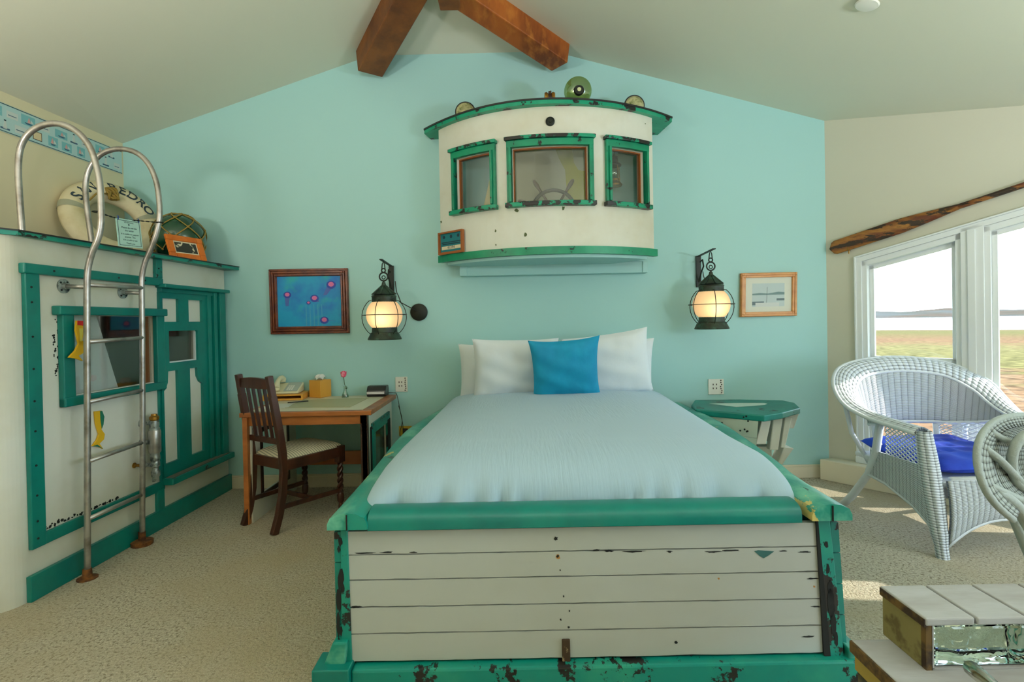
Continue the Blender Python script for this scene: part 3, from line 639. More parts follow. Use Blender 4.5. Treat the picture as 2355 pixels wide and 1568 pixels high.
# photo frame on the roof
pf = thing('photo_frame', 'small orange wooden frame with a black and white photo, leaning on the glass float', 'picture frame', (-2.27, 3.52, 1.707))
pa = aty(397, 595, 3.47); pa.z = 1.709; o1 = aty(384, 543, 3.50); o2 = aty(475, 557, 3.62); pb = aty(484, 600, 3.60); pb.z = 1.709
FE1 = V((o2.x-o1.x, o2.y-o1.y, 0)); 
base0 = V((-2.235, 3.42, 1.709)); e1 = V((.10, .27, 0)).normalized(); tilt = V((-.32, .12, 1)).normalized(); e3 = e1.cross(tilt).normalized()
if e3.x < 0: e3 = -e3
PF = frame(base0, e1, tilt, e3)
q = MB(); q.holes(PF, .01, .275, 0, .17, [(.055, .23, .04, .13)], -.01, .008); q.build('frame', M['orange'], pf, bevel=.004)
q = MB(); q.fbox(PF, .055, .23, .04, .13, -.008, 0, 0); q.fbox(PF, .064, .221, .049, .121, 0, .001, 1); q.build('photograph', [M['mat_cream'], M['photo']], pf)

# ================================================================== WHEELHOUSE ON THE BACK WALL
WX, WYc, WR = .33, 4.54, 1.10
wh = thing('wheelhouse', 'curved cream boat wheelhouse with three green framed windows mounted above the bed', 'wheelhouse', (WX, YB, 1.70))
def HP(t, z, out=0): return V((WX+(WR+out)*math.sin(t), WYc-(WR+out)*math.cos(t), z))
TA, TE = -.869, .666
wins = [(-.685, -.415, 2.035, 2.395), (-.282, .174, 2.035, 2.395), (.313, .571, 2.035, 2.395)]
def arcwall(mb, t0, t1, z0, z1, o0, o1, mi=None, n=None):
    n = n or max(2, int(abs(t1-t0)/.05)+1)
    for i in range(n):
        a, b = t0+(t1-t0)*i/n, t0+(t1-t0)*(i+1)/n
        vs = [HP(a, z0, o0), HP(b, z0, o0), HP(b, z0, o1), HP(a, z0, o1), HP(a, z1, o0), HP(b, z1, o0), HP(b, z1, o1), HP(a, z1, o1)]
        fs = [(0, 3, 2, 1), (4, 5, 6, 7), (0, 1, 5, 4), (2, 3, 7, 6)]
        if i == 0: fs.append((3, 0, 4, 7))
        if i == n-1: fs.append((1, 2, 6, 5))
        mb.add(vs, fs, mi)
q = MB(); ts = sorted([TA, TE]+[x for w in wins for x in w[:2]])
for a, b in zip(ts, ts[1:]):
    m_ = (a+b)/2
    if any(w[0] < m_ < w[1] for w in wins): arcwall(q, a, b, 1.71, 2.035, -.02, 0); arcwall(q, a, b, 2.395, 2.655, -.02, 0)
    else: arcwall(q, a, b, 1.71, 2.655, -.02, 0)
for sgn in (-1, 1):
    p = HP(TA if sgn < 0 else TE, 0, 0); x0, x1 = sorted((p.x, p.x-sgn*.02)); q.box((x0, p.y, 1.71), (x1, YB, 2.655))
hull = q.build('shell', M['wpaint'], wh, smooth='a')
q = MB()
for (s_, z_, ru, rv) in ((-.86, 1.985, .010, .014), (-.26+.0, 1.985, .016, .013), (-.21, 1.82, .012, .02), (.02, 1.985, .014, .02), (-.40, 1.86, .006, .012), (-.40, 1.765, .004, .01), (.6, 2.60, .006, .004)):
    blob(q, lambda u, v, w: HP(u, v, w), s_, z_, ru, rv, .0012)
q.build('paint_chips', colmat('olive chip', 74, 86, 44), wh)
def crescent(mb, o, z0, z1, ends, mi=None, n=28, yb=YB):
    pts = [HP(-ends+2*ends*i/n, 0, o) for i in range(n+1)]
    poly = [(p.x, p.y) for p in pts]+[(pts[-1].x, yb), (pts[0].x, yb)]
    k = len(mb.v); N_ = len(poly)
    vs = [(x, y, z0) for x, y in poly]+[(x, y, z1) for x, y in poly]
    mb.add(vs, [tuple(range(N_-1, -1, -1)), tuple(range(N_, 2*N_))]+[(i, (i+1) % N_, N_+(i+1) % N_, N_+i) for i in range(N_)], mi)
# roof: a brim with pointed ends, open behind so daylight reaches the inside
RO = 1.05; 
def brim(mb, z0, z1, grow=0):
    n = 32; outr = []; inn_ = []
    for i in range(n+1):
        t = -1+2*i/n; x = .275+t*(.90+grow); y = 3.395-grow+(.50 if t < 0 else .36)*(abs(t)**2.1); outr.append((x, y))
    poly = outr+[(outr[-1][0]-.03, YB), (outr[0][0]+.03, YB)]
    N_ = len(poly); mb.add([(x, y, z0) for x, y in poly]+[(x, y, z1) for x, y in poly], [tuple(range(N_-1, -1, -1)), tuple(range(N_, 2*N_))]+[(i, (i+1) % N_, N_+(i+1) % N_, N_+i) for i in range(N_)])
q = MB(); brim(q, 2.655, 2.68); q.build('roof', M['greenr'], wh)
q = MB(); brim(q, 2.68, 2.692, .004); q.build('roof_felt', M['black'], wh)
q = MB(); arcwall(q, TA-.012, TE+.015, 1.685, 1.735, -.02, .018)
q.build('lower_band', M['green'], wh)
q = MB(); arcwall(q, TA+.05, TE-.05, 1.665, 1.69, -.45, -.02); q.build('floor_panel', M['turq'], wh)
# window frames
for i, (a, b, z0, z1) in enumerate(wins):
    q = MB(); fw = .030
    arcwall(q, a-fw, a, z0-.02, z1+.03, 0, .03); arcwall(q, b, b+fw, z0-.02, z1+.03, 0, .03); arcwall(q, a-fw, b+fw, z1, z1+.045, 0, .032)
    arcwall(q, a-fw*.5, a, z0, z1, .0, .045); arcwall(q, b, b+fw*.5, z0, z1, .0, .045)
    fo = q.build('window_frame', M['green'], wh, bevel=.003)
    q = MB(); arcwall(q, a-fw-.009, b+fw+.009, z1+.045, z1+.068, 0, .05); q.build('window_cap', M['greenh'], fo, bevel=.004)
    q = MB(); arcwall(q, a-fw-.009, b+fw+.009, z0-.035, z0-.005, 0, .05); q.build('window_sill', M['greenh'], fo, bevel=.004)
    q = MB(); 
    for (c0, c1) in ((a, a+.005), (b-.005, b)): arcwall(q, c0, c1, z0, z1, -.05, -.02)
    arcwall(q, a, b, z1-.007, z1, -.05, -.02); q.build('inner_stop', M['brownp'], fo)
    q = MB(); arcwall(q, a, b, z0, z1, -.032, -.029); q.build('pane', M['paned'], fo)
# porthole fitting
q = MB(); tp = .02; nrm = V((math.sin(tp-.05), -math.cos(tp-.05), 0)); pc = aty(1265, 281, 3.45)
q.lathe([(.030, 0), (.030, .018), (.022, .024), (.022, .02), (.010, .02), (.009, .026)], 20, pc, nrm); q.build('vent_fitting', M['iron'], wh, smooth='a')
# ledge board under the wheelhouse
q = MB(); l0 = aty(1057, 612, 3.96); q.box((-.385, 3.93, 1.595), (1.03, YB, 1.68)); q.box((-.385, 3.922, 1.595), (-.33, 3.93, 1.68)); q.box((.99, 3.922, 1.595), (1.03, 3.93, 1.68))
q.build('ledge_board', M['turq'], wh, bevel=.003)
# plaque at lower left
lp = thing('licence_plaque', 'small blue numbered plate in a brown frame at the wheelhouse lower left corner', 'plaque', HP(-.78, 1.735, .01))
ta = -.845; tb = -.625
PA = HP(ta, 1.735, .03); PB = HP(tb, 1.735, .022); e1 = PB-PA; pw = e1.length; e1.normalize(); e3 = V((e1.y, -e1.x, 0)); 
PQ = frame(PA, e1, (0, 0, 1), e3); ph_ = .16
q = MB(); q.holes(PQ, 0, pw, 0, ph_, [(.014, pw-.014, .016, ph_-.012)], -.01, .014); q.build('frame', M['brownp'], lp)
q = MB(); q.fbox(PQ, .014, pw-.014, .016, ph_-.012, -.004, 0, 0); q.fbox(PQ, .026, pw-.026, .034, .058, 0, .001, 1)
for k in range(3):
    cx = .014+(pw-.028)*(k+.5)/3; q.prism(PQ, [(cx+.012*math.cos(j*PI/3), ph_-.036+.013*math.sin(j*PI/3)) for j in range(6)], 0, .0015, 2)
q.fbox(PQ, .026, pw-.024, .082, .089, 0, .0012, 2); q.fbox(PQ, .034, pw-.034, .070, .077, 0, .0012, 2)
text_mesh('41394', .030, lambda u, v, w: PQ(pw/2+u, .046+v, w), q, 2, .002)
q.build('plate', [colmat('plate blue', 16, 112, 122), M['mat_cream'], colmat('plate navy', 14, 44, 62)], lp)

# things on the wheelhouse roof
def dome(px, py, r, Y, label):
    c = aty(px, py, Y); o = thing('round_lamp', label, 'lamp', (c.x, c.y, 2.692), 0); nrm = V((0, -1, .05)).normalized()
    q = MB(); q.tube([c+V((r*math.cos(k*PI/16), 0, r*math.sin(k*PI/16))) for k in range(32)], .006, 8, closed=True); q.build('rim', M['black'], o, smooth=True)
    q = MB(); q.lathe([(r*math.cos(a)+.0001, r*.35*math.sin(a)) for a in [PI/2*i/8 for i in range(9)]], 28, c, nrm); q.build('lens', M['lens'], o, smooth=True)
    q = MB(); q.ball(c+V((0, .035, -.005)), r*.45, 12, 8); q.lathe([(r*.9, 0), (r*.5, .06)], 20, c+V((0, .02, 0)), (0, 1, 0)); q.build('reflector', colmat('dull gold reflector', 150, 150, 96, .4), o, smooth=True)
    b = min(c.z-r, 2.70); q = MB(); q.box((c.x-r*.6, c.y+.0, 2.692), (c.x+r*.6, c.y+.05, 2.725)); q.build('base', M['black'], o)
dome(1070, 257, .068, 3.78, 'round glass lamp lens in a black rim on the left of the wheelhouse roof')
dome(1459, 242, .068, 3.74, 'round glass lamp lens in a black rim on the right of the wheelhouse roof')
gc = aty(1329, 216, 3.52); rr_ = .092; gc.z = 2.692+rr_
t = thing('glass_float', 'clear olive glass float with a dark eye standing on the wheelhouse roof', 'glass float', (gc.x, gc.y, 2.692))
q = MB(); q.ball(gc, rr_, 36, 20); q.build('float', M['floatglass'], t, smooth=True)
q = MB(); q.lathe([(.03, 0), (.035, .01), (.03, .03), (.012, .032)], 20, gc+V((-.004, -rr_-.004, -.03)), (0, 1, 0)); q.build('seal', M['iron'], t, smooth='a')
q = MB(); q.lathe([(.013, 0), (.011, .006)], 16, gc+V((-.004, -rr_-.010, -.03)), (0, 1, 0)); q.build('seal_centre', colmat('pale seal', 196, 200, 150), t)
c = aty(1264, 222, 3.5); t = thing('brass_pulley', 'small brown and brass pulley lying on the wheelhouse roof', 'pulley', (c.x, c.y, 2.692)); c.z = 2.692+.038
q = MB(); q.lathe([(.038, 0), (.042, .012), (.036, .022)], 20, c+V((-.034, 0, 0)), (1, 0, 0)); q.lathe([(.036, 0), (.042, .01), (.038, .022)], 20, c+V((.012, 0, 0)), (1, 0, 0)); q.build('cheek', M['brass'], t, smooth='a')
q = MB(); q.lathe([(.03, 0), (.03, .024)], 16, c+V((-.012, 0, 0)), (1, 0, 0)); q.tube([c+V((-.006, 0, .02)), c+V((-.002, 0, .05))], .005, 6); q.tube([c+V((.006, 0, .02)), c+V((.008, 0, .052))], .005, 6); q.build('sheave', M['dkwood'], t)

# inside the wheelhouse: chart, helm, sail boat, lantern
q = MB(); CF = frame((0, YB-.004, 0), (1, 0, 0), (0, 0, 1), (0, -1, 0))
q.fbox(CF, .0, .615, 1.98, 2.60, 0, .002, 0)
q.prism(CF, [(.35, 2.60), (.38, 2.50), (.43, 2.40), (.44, 2.25), (.48, 2.12), (.50, 1.98), (.615, 1.98), (.615, 2.38), (.53, 2.40), (.50, 2.45), (.48, 2.60)], .002, .003, 1)
tag(q.build('nautical_chart', [M['chart'], M['land']]), 'sea chart with yellow land pinned to the wall inside the wheelhouse', 'chart')
hc = V((.305, 3.62, 2.0)); t = thing('ship_wheel', 'dark ship steering wheel standing behind the middle wheelhouse window', 'ship wheel', (hc.x, hc.y, 1.70))
q = MB(); q.tube([hc+V((.150*math.cos(k*PI/20), 0, .150*math.sin(k*PI/20))) for k in range(40)], .013, 8, closed=True); q.build('rim', M['iron'], t, smooth=True)
for k in range(8):
    a = PI/8+.02+k*PI/4+PI/8*0; a = math.radians(58+k*45+ (0 if k % 2 == 0 else 19)) if k < 2 else math.radians(58+19+45+(k-1)*39.7)
    d = V((math.cos(a), 0, math.sin(a))); q = MB()
    q.tube([hc, hc+d*.15], .009, 8); q.tube([hc+d*.15, hc+d*.18, hc+d*.22, hc+d*.25, hc+d*.262], [.009, .010, .016, .013, .006], 8); q.build('spoke', M['dkwood'], t, smooth=True)
q = MB(); q.lathe([(.035, -.02), (.04, 0), (.035, .02)], 20, hc, (0, 1, 0)); q.build('hub', M['brass'], t, smooth='a')
q = MB(); q.lathe([(.02, -.3), (.02, -.02), (.03, 0)], 12, hc+V((0, .05, 0))); q.build('pedestal', M['iron'], t)
bx = aty(1122, 470, 3.8); t = thing('model_boat', 'small model sailboat with a pale sail behind the left wheelhouse window', 'model boat', (bx.x, bx.y, 2.0))
q = MB(); q.prism(frame((bx.x, bx.y, 2.02), (1, 0, 0), (0, 0, 1), (0, 1, 0)), [(-.07, .035), (.1, .035), (.08, 0), (-.05, 0)], -.02, .02); q.build('hull', M['dkwood'], t, bevel=.004)
q = MB(); q.prism(frame((bx.x, bx.y, 2.02), (1, 0, 0), (0, 0, 1), (0, 1, 0)), [(-.035, .05), (.05, .05), (.05, .40)], -.003, .003); q.build('sail', colmat('sailcloth', 206, 190, 140), t)
q = MB(); q.tube([(bx.x+.053, bx.y, 2.04), (bx.x+.053, bx.y, 2.44)], .004, 6); q.build('mast', M['brownp'], t)
q = MB(); q.box((bx.x-.06, bx.y-.03, 1.69), (bx.x+.08, bx.y+.03, 2.02)); q.build('stand', M['turq'], t)
lc = aty(1413, 395, 3.8); t = thing('brass_lantern', 'little brass lantern hanging behind the right wheelhouse window', 'lantern', (lc.x, lc.y, lc.z-.12))
q = MB(); q.lathe([(.052, -.105), (.056, -.095), (.045, -.08), (.03, -.065), (.034, -.055)], 20, lc); q.build('base', M['brass'], t, smooth='a')
q = MB(); q.lathe([(.026, -.055), (.036, -.01), (.028, .04)], 16, lc); q.build('globe', M['vase'], t, smooth=True)
q = MB()
for k in range(4): a = k*PI/2+.4; q.tube([lc+V((.045*math.cos(a), .045*math.sin(a), -.08)), lc+V((.04*math.cos(a), .04*math.sin(a), .05))], .003, 6)
q.build('guard', M['brass'], t)
q = MB(); q.lathe([(.05, .04), (.052, .048), (.03, .07), (.024, .1), (.03, .105), (.012, .12)], 20, lc); q.tube([lc+V((0, 0, .11)), lc+V((0, 0, .262))], .003, 6); q.build('cap', M['iron'], t, smooth='a')

# ================================================================== WALL LANTERNS
def globe_mat():
    m = bpy.data.materials.new('frosted lamp glass'); m.use_nodes = True; N = m.node_tree.nodes; L = m.node_tree.links; N.clear()
    o = N.new('ShaderNodeOutputMaterial'); a = N.new('ShaderNodeAddShader'); t = N.new('ShaderNodeBsdfTranslucent'); d = N.new('ShaderNodeBsdfDiffuse'); mx = N.new('ShaderNodeMixShader'); e = N.new('ShaderNodeEmission')
    t.inputs[0].default_value = (1, .86, .68, 1); d.inputs[0].default_value = (.62, .52, .40, 1); mx.inputs[0].default_value = .55
    e.inputs[0].default_value = (1, .62, .30, 1); e.inputs[1].default_value = .12
    L.new(d.outputs[0], mx.inputs[1]); L.new(t.outputs[0], mx.inputs[2]); L.new(mx.outputs[0], a.inputs[0]); L.new(e.outputs[0], a.inputs[1]); L.new(a.outputs[0], o.inputs[0]); return m
M['globe'] = globe_mat()
def lantern(px, py, bpx, label, plate, sgn):
    Y = 3.76; g = aty(px, py, Y); z0 = g.z
    o = thing('wall_lantern', label, 'wall lantern', (g.x, YB, z0-.17)); gr = .128
    q = MB(); q.lathe([(gr*math.sin(a)+1e-4, -gr*.98*math.cos(a)) for a in [.72+(PI-.72-.62)*i/16 for i in range(17)]], 32, g, cap=False); q.build('globe', M['globe'], o, smooth=True)
    q = MB(); q.lathe([(.118, -.178), (.12, -.172), (.098, -.128), (.09, -.125), (.088, -.085), (.082, -.083)], 28, g); q.build('base', M['verd'], o, smooth='a')
    q = MB(); q.lathe([(.084, .088), (.086, .092), (.086, .13), (.09, .133), (.086, .139), (.06, .145), (.055, .155)], 28, g); q.build('collar', M['verd'], o, smooth='a')
    q = MB(); n = 8; pr = [(.082, .146), (.02, .205), (.014, .225), (.012, .235)]
    q.lathe(pr, n, g); 
    for k in range(8): a = 2*PI*k/8; q.beam(g+V((.088*math.cos(a), .088*math.sin(a), .147)), g+V((.016*math.cos(a), .016*math.sin(a), .21)), .008, .008)
    q.build('cap', M['verd'], o)
    q = MB(); cr = .157
    for k in range(6):
        a = 2*PI*k/6+.35; q.tube([g+V((math.cos(a)*x, math.sin(a)*x, z)) for x, z in [(.088, .105)]+[(cr*math.sin(t_), cr*1.0*math.cos(t_)-.015) for t_ in [.75+1.75*j/10 for j in range(11)]]+[(.1, -.14)]], .0028, 6)
    q.tube([g+V((math.cos(2*PI*j/32)*cr, math.sin(2*PI*j/32)*cr, .0)) for j in range(32)], .0028, 6, closed=True); q.build('cage', M['iron'], o, smooth=True)
    # ornate ring and hook
    q = MB(); top = g+V((0, 0, .275))
    q.tube([top+V((.030*math.cos(k*PI/8), 0, .030*math.sin(k*PI/8))) for k in range(16)], .0055, 6, closed=True)
    q.tube([top+V((0, 0, .045))+V((.014*math.cos(k*PI/6), 0, .014*math.sin(k*PI/6))) for k in range(12)], .005, 6, closed=True)
    q.tube([top+V((0, 0, -.005))+V((.012*math.cos(k*PI/6), 0, .012*math.sin(k*PI/6))) for k in range(12)], .0035, 6, closed=True)
    q.tube([g+V((0, 0, .23)), top-V((0, 0, .03))], .007, 6)
    q.tube([top+V((-.012*sgn, 0, .05)), top+V((-.008*sgn, 0, .09)), top+V((0, 0, .11)), top+V((.008*sgn, 0, .09)), top+V((.012*sgn, 0, .055))], .004, 6); q.build('hanging_ring', M['iron'], o, smooth=True)
    q = MB(); za = top.z+.105; wx = g.x; 
    q.box((wx-.018, YB-.02, za-.24), (wx+.018, YB, za)); q.beam((wx, YB-.005, za-.004), (g.x+.0, Y-.07, za+.012), .022, .006)
    q.tube([(wx, YB-.02, za-.2), (wx, YB-.07, za-.13), (wx, YB-.12, za-.09), (wx, YB-.1, za-.04), (wx, YB-.05, za-.05)], .006, 6)
    q.build('bracket', M['iron'], o)
    q = MB(); q.tube(smooth_path([(wx+.03, YB-.02, za-.12), (wx+.045, YB-.05, za-.2), (g.x+.09, Y+.06, z0+.14), (g.x+.1, Y+.1, z0+.09)]), .0035, 6)
    if plate:
        q.tube([(g.x+.1, Y+.1, z0+.09), (g.x+.19, YB-.03, z0+.03)], .0035, 6)
    q.build('wire', M['cord'], o)
    if plate:
        q = MB(); q.lathe([(.066, 0), (.066, .014), (.05, .022), (.01, .024)], 28, (g.x+.205, YB, z0+.02), (0, -1, 0)); q.build('wall_plate', M['iron'], o, smooth='a')
    l = bpy.data.lights.new('lamp_bulb', 'POINT'); l.energy = .55; l.color = (1, .66, .34); l.shadow_soft_size = .02
    lo = bpy.data.objects.new('lamp_bulb', l); C.objects.link(lo); lo.location = g+V((.0, -.07, -.02))
lantern(884, 724, 900, 'lit globe wall lantern left of the bed, with a round wall plate', True, 1)
lantern(1636, 700, 1617, 'lit globe wall lantern right of the bed, beside the harbour print', False, -1)

# ================================================================== PICTURES, OUTLETS
def picture(tl, tr, br, bl, label, name='framed_picture'):
    P = [aty(*p, YB-.03) for p in (tl, tr, br, bl)]
    o = P[3]; e1 = (P[2]-P[3]); w = e1.length; e1.normalize(); e2 = P[0]-P[3]; h = e2.length; e2.normalize()
    t = thing(name, label, 'picture', o+e1*w/2); return t, frame(o, e1, e2, (0, -1, 0)), w, h
t, PFr, w, h = picture((617, 619), (800, 616), (803, 766), (622, 769), 'jellyfish painting in a dark ribbed wooden frame above the desk')
q = MB(); fw = .058; q.holes(PFr, 0, w, 0, h, [(fw, w-fw, fw, h-fw)], -.03, -.005)
for k in (0, 1, 2):
    a, b = k*.019+.002, k*.019+.016; q.holes(PFr, a, w-a, a, h-a, [(b, w-b, b, h-b)], -.005, .004 if k != 1 else .008)
q.build('frame', M['maroon'], t, bevel=.003)
sea = mat('painting blue', srgb(0, 148, 196), .5, vary=[(srgb(0, 104, 186), 3.2, .42, .62), (srgb(30, 164, 168), 5, .52, .7)])
q = MB(); q.fbox(PFr, fw, w-fw, fw, h-fw, -.02, -.012, 0)
def JX(px): return (px-622)/180*w
def JY(py): return (768-py)/151*h
for (px, py, r, tx, ty) in ((662, 677, 9, -2, 26), (763, 655, 11, -16, 24), (724, 686, 10, 6, 8), (710, 696, 5, 0, 3), (745, 737, 10, 24, 2)):
    u, v = JX(px), JY(py); rr2 = r/180*w; du, dv = tx/180*w, -ty/151*h
    q.prism(PFr, [(u-rr2*.7, v), (u+rr2*.7, v), (u+du+rr2*.45, v+dv), (u+du-rr2*.3, v+dv)], -.012, -.0118, 1)
    q.prism(PFr, [(u+rr2*math.cos(k*PI/7), v+rr2*.85*math.sin(k*PI/7)) for k in range(14)], -.0118, -.0112, 2)
    q.prism(PFr, [(u+rr2*.6*math.cos(k*PI/5), v+rr2*.1+rr2*.5*math.sin(k*PI/5)) for k in range(10)], -.0112, -.0108, 3)
for k in range(5):
    u = JX(703+k*9); q.prism(PFr, [(u, JY(700)), (u+.006, JY(700)), (u+.008, JY(752)), (u-.001, JY(752))], -.012, -.0119, 4)
q.build('painting', [sea, colmat('jelly tentacle', 70, 96, 170), colmat('jelly bell', 40, 60, 150), colmat('jelly pink', 210, 110, 160), colmat('pale ray', 60, 150, 190)], t)
t, PFr, w, h = picture((1705, 628), (1834, 625), (1833, 726), (1704, 729), 'small harbour print in a honey oak frame right of the right lantern')
q = MB(); fw = .036; q.holes(PFr, 0, w, 0, h, [(fw, w-fw, fw, h-fw)], -.03, 0); q.holes(PFr, .004, w-.004, .004, h-.004, [(.02, w-.02, .02, h-.02)], 0, .005); q.build('frame', M['goldoak'], t, bevel=.003)
q = MB(); q.fbox(PFr, fw, w-fw, fw, h-fw, -.02, -.014, 0); 
u0, u1, v0, v1 = fw+.055, w-fw-.055, fw+.04, h-fw-.045
q.fbox(PFr, u0, u1, v0, v1, -.014, -.0136, 1)
q.prism(PFr, [(u0, v0+.10), (u0+.06, v0+.105), (u0+.12, v0+.10), (u0+.2, v0+.112), (u1, v0+.108), (u1, v0+.09), (u0, v0+.088)], -.0136, -.0132, 2)
q.fbox(PFr, u0, u0+.09, v0+.012, v0+.04, -.0136, -.0132, 3); q.fbox(PFr, u0+.025, u1-.04, v0+.0, v0+.03, -.0132, -.013, 4); q.fbox(PFr, u1-.06, u1, v0+.045, v0+.062, -.0136, -.0132, 3)
q.tube([PFr(u0+.11, v0+.03, -.0128), PFr(u0+.115, v0+.15, -.0128)], .0012, 4, mi=3)
q.build('print', [colmat('white mount', 214, 216, 202), colmat('print sky', 186, 200, 200), colmat('print hills', 110, 134, 134), colmat('print dark', 92, 108, 114), colmat('print boat', 206, 210, 206)], t)
def outlet(px0, px1, py0, py1, name, label, mt, dots):
    a = aty(px0, py1, YB-.003); b = aty(px1, py0, YB-.003); q = MB(); q.box((a.x, YB-.008, a.z), (b.x, YB, b.z)); 
    c = (a+b)/2
    t = thing(name, label, 'outlet', (c.x, YB, a.z)); q.build('plate', mt, t, bevel=.002)
    q = MB()
    W_ = b.x-a.x
    if dots:
        r2 = random.Random(int(px0))
        for k in range(7): q.ball((b.x-W_*(.13+.1*r2.random()), YB-.008, b.z-(k+.7)*(b.z-a.z)/7.5), .005, 6, 4)
        for dx in (.28, .5): 
            for dz in (.35, .6): q.box((a.x+W_*dx, YB-.010, a.z+(b.z-a.z)*dz), (a.x+W_*dx+.006, YB-.007, a.z+(b.z-a.z)*dz+.012))
    else: q.box((c.x-.02, YB-.012, c.z-.02), (c.x+.02, YB-.008, c.z+.02))
    q.build('sockets' if not dots else 'shell_decoration', colmat('dark marks', 60, 44, 36), t)
outlet(910, 937, 866, 901, 'outlet_plate', 'white wall plate with dark speckles beside the clock radio', M['white'], True)
outlet(1629, 1664, 871, 907, 'outlet_plate', 'white wall plate with dark speckles above the right nightstand', M['white'], True)
outlet(918, 947, 979, 1002, 'phone_socket', 'yellow wall socket low between desk and bed', M['yellowp'], False)

# ================================================================== DESK AND WHAT STANDS ON IT
DX0, DX1, DY0, DY1, DZ = -1.725, -.895, 3.27, 3.985, .703
desk = thing('writing_desk', 'pine edged writing desk with cream top and old cabin doors as sides', 'desk', ((DX0+DX1)/2, (DY0+DY1)/2, 0))
q = MB(); q.box((DX0+.02, DY0+.03, DZ-.02), (DX1-.06, DY1, DZ)); q.build('desktop', M['laminate'], desk)
q = MB(); q.prism(frame((0, 0, DZ-.028), (1, 0, 0), (0, 1, 0), (0, 0, 1)), [(DX0, DY0), (DX1-.0, DY0), (DX1-.0, DY0+.045), (DX0, DY0+.045)], 0, .03)
q.box((DX1-.065, DY0+.045, DZ-.028), (DX1, DY1, DZ+.003)); q.box((DX0, DY0+.045, DZ-.028), (DX0+.03, DY1, DZ+.002)); q.build('edge_moulding', M['pine'], desk, bevel=.004)
q = MB(); q.box((DX0+.03, DY0+.02, DZ-.085), (DX1-.05, DY0+.04, DZ-.03)); q.build('apron', M['pine'], desk, bevel=.003)
q = MB(); q.box((DX0+.05, 3.90, .20), (DX1-.05, 3.92, .30)); q.build('back_rail', M['pine'], desk, bevel=.003)
XRf = frame((DX1-.035, 0, 0), (0, 1, 0), (0, 0, 1), (1, 0, 0))
q = MB(); q.holes(XRf, DY0+.02, DY1-.01, 0, DZ-.03, [(DY0+.14, DY1-.14, .12, .57)], -.03, 0); sd = q.build('side_panel', M['wpaint'], desk)
q = MB(); q.holes(XRf, DY0+.12, DY1-.12, .10, .60, [(DY0+.19, DY1-.19, .17, .53)], -.005, .012); q.build('window_frame', M['tealh'], sd, bevel=.003)
q = MB(); q.fbox(XRf, DY0+.19, DY1-.19, .17, .53, -.02, -.016); q.build('pane', colmat('grimy glass', 84, 98, 76, .15), sd)
q = MB(); q.fbox(XRf, DY0+.095, DY0+.12, .08, .58, 0, .006); q.fbox(XRf, DY1-.2, DY1-.12, .08, .55, .012, .014); q.build('bare_edge', M['gap'], sd)
q = MB(); q.box((DX1-.075, DY0+.02, 0), (DX1-.03, DY0+.05, DZ-.03)); q.build('leg', M['dkwood'], desk)
XLf = frame((DX0+.03, 0, 0), (0, 1, 0), (0, 0, 1), (1, 0, 0))
q = MB(); q.holes(XLf, DY0+.03, DY1-.01, 0, DZ-.03, [(DY0+.16, DY1-.16, .14, .56)], -.0, .03); sd = q.build('side_panel', M['wpaint'], desk)
q = MB(); q.holes(XLf, DY0+.14, DY1-.14, .12, .58, [(DY0+.17, DY1-.17, .15, .55)], .028, .036); q.build('window_frame', M['dkwood'], sd)
q = MB(); q.box((DX0+.02, DY0+.0, 0), (DX0+.05, DY0+.03, DZ-.03)); q.build('leg', M['pine'], desk)
DT = DZ+.001
def dsk(px, py, z=DT): return atz(px, py, z)
# blotter
q = MB(); pts = [dsk(652, 938), dsk(805, 936), dsk(848, 915), dsk(700, 920)]; n = 4
q.add([p for p in pts]+[p+V((0, 0, .003)) for p in pts], [(3, 2, 1, 0), (4, 5, 6, 7), (0, 1, 5, 4), (1, 2, 6, 5), (2, 3, 7, 6), (3, 0, 4, 7)]); tag(q.build('desk_blotter', M['blotter']), 'sage green blotter lying on the desk', 'blotter')
# tray under the telephone
t = thing('wooden_tray', 'honey wooden stand under the ivory telephone', 'tray', dsk(660, 925))
q = MB(); tcx = dsk(658, 917); RZ = Matrix.Translation(V((tcx.x, tcx.y+.02, DT))) @ Matrix.Rotation(.12, 4, 'Z') @ Matrix.Diagonal((.82, .9, 1, 1))
q.box((-.17, -.12, .0), (.17, .12, .012), M4=RZ); q.box((-.17, -.12, .032), (.17, .12, .042), M4=RZ); q.box((-.17, -.12, .012), (-.155, .12, .032), M4=RZ); q.box((.155, -.12, .012), (.17, .12, .032), M4=RZ); q.box((-.17, .105, .012), (.17, .12, .032), M4=RZ)
q.build('stand', M['tissuebox'], t, bevel=.002)
q = MB(); RZ2 = Matrix.Translation(V((-1.60, 3.53, DT))) @ Matrix.Rotation(.2, 4, 'Z'); q.box((-.07, -.10, 0), (.09, .08, .004), M4=RZ2); tag(q.build('note_paper', M['white']), 'loose white note paper on the desk in front of the telephone', 'paper')
q = MB(); q.tube([V((-1.56, 3.60, DT+.012)), V((-1.44, 3.66, DT+.012))], .004, 8); tag(q.build('pen', M['bplastic'], smooth=True), 'dark pen lying on the desk by the telephone stand', 'pen')
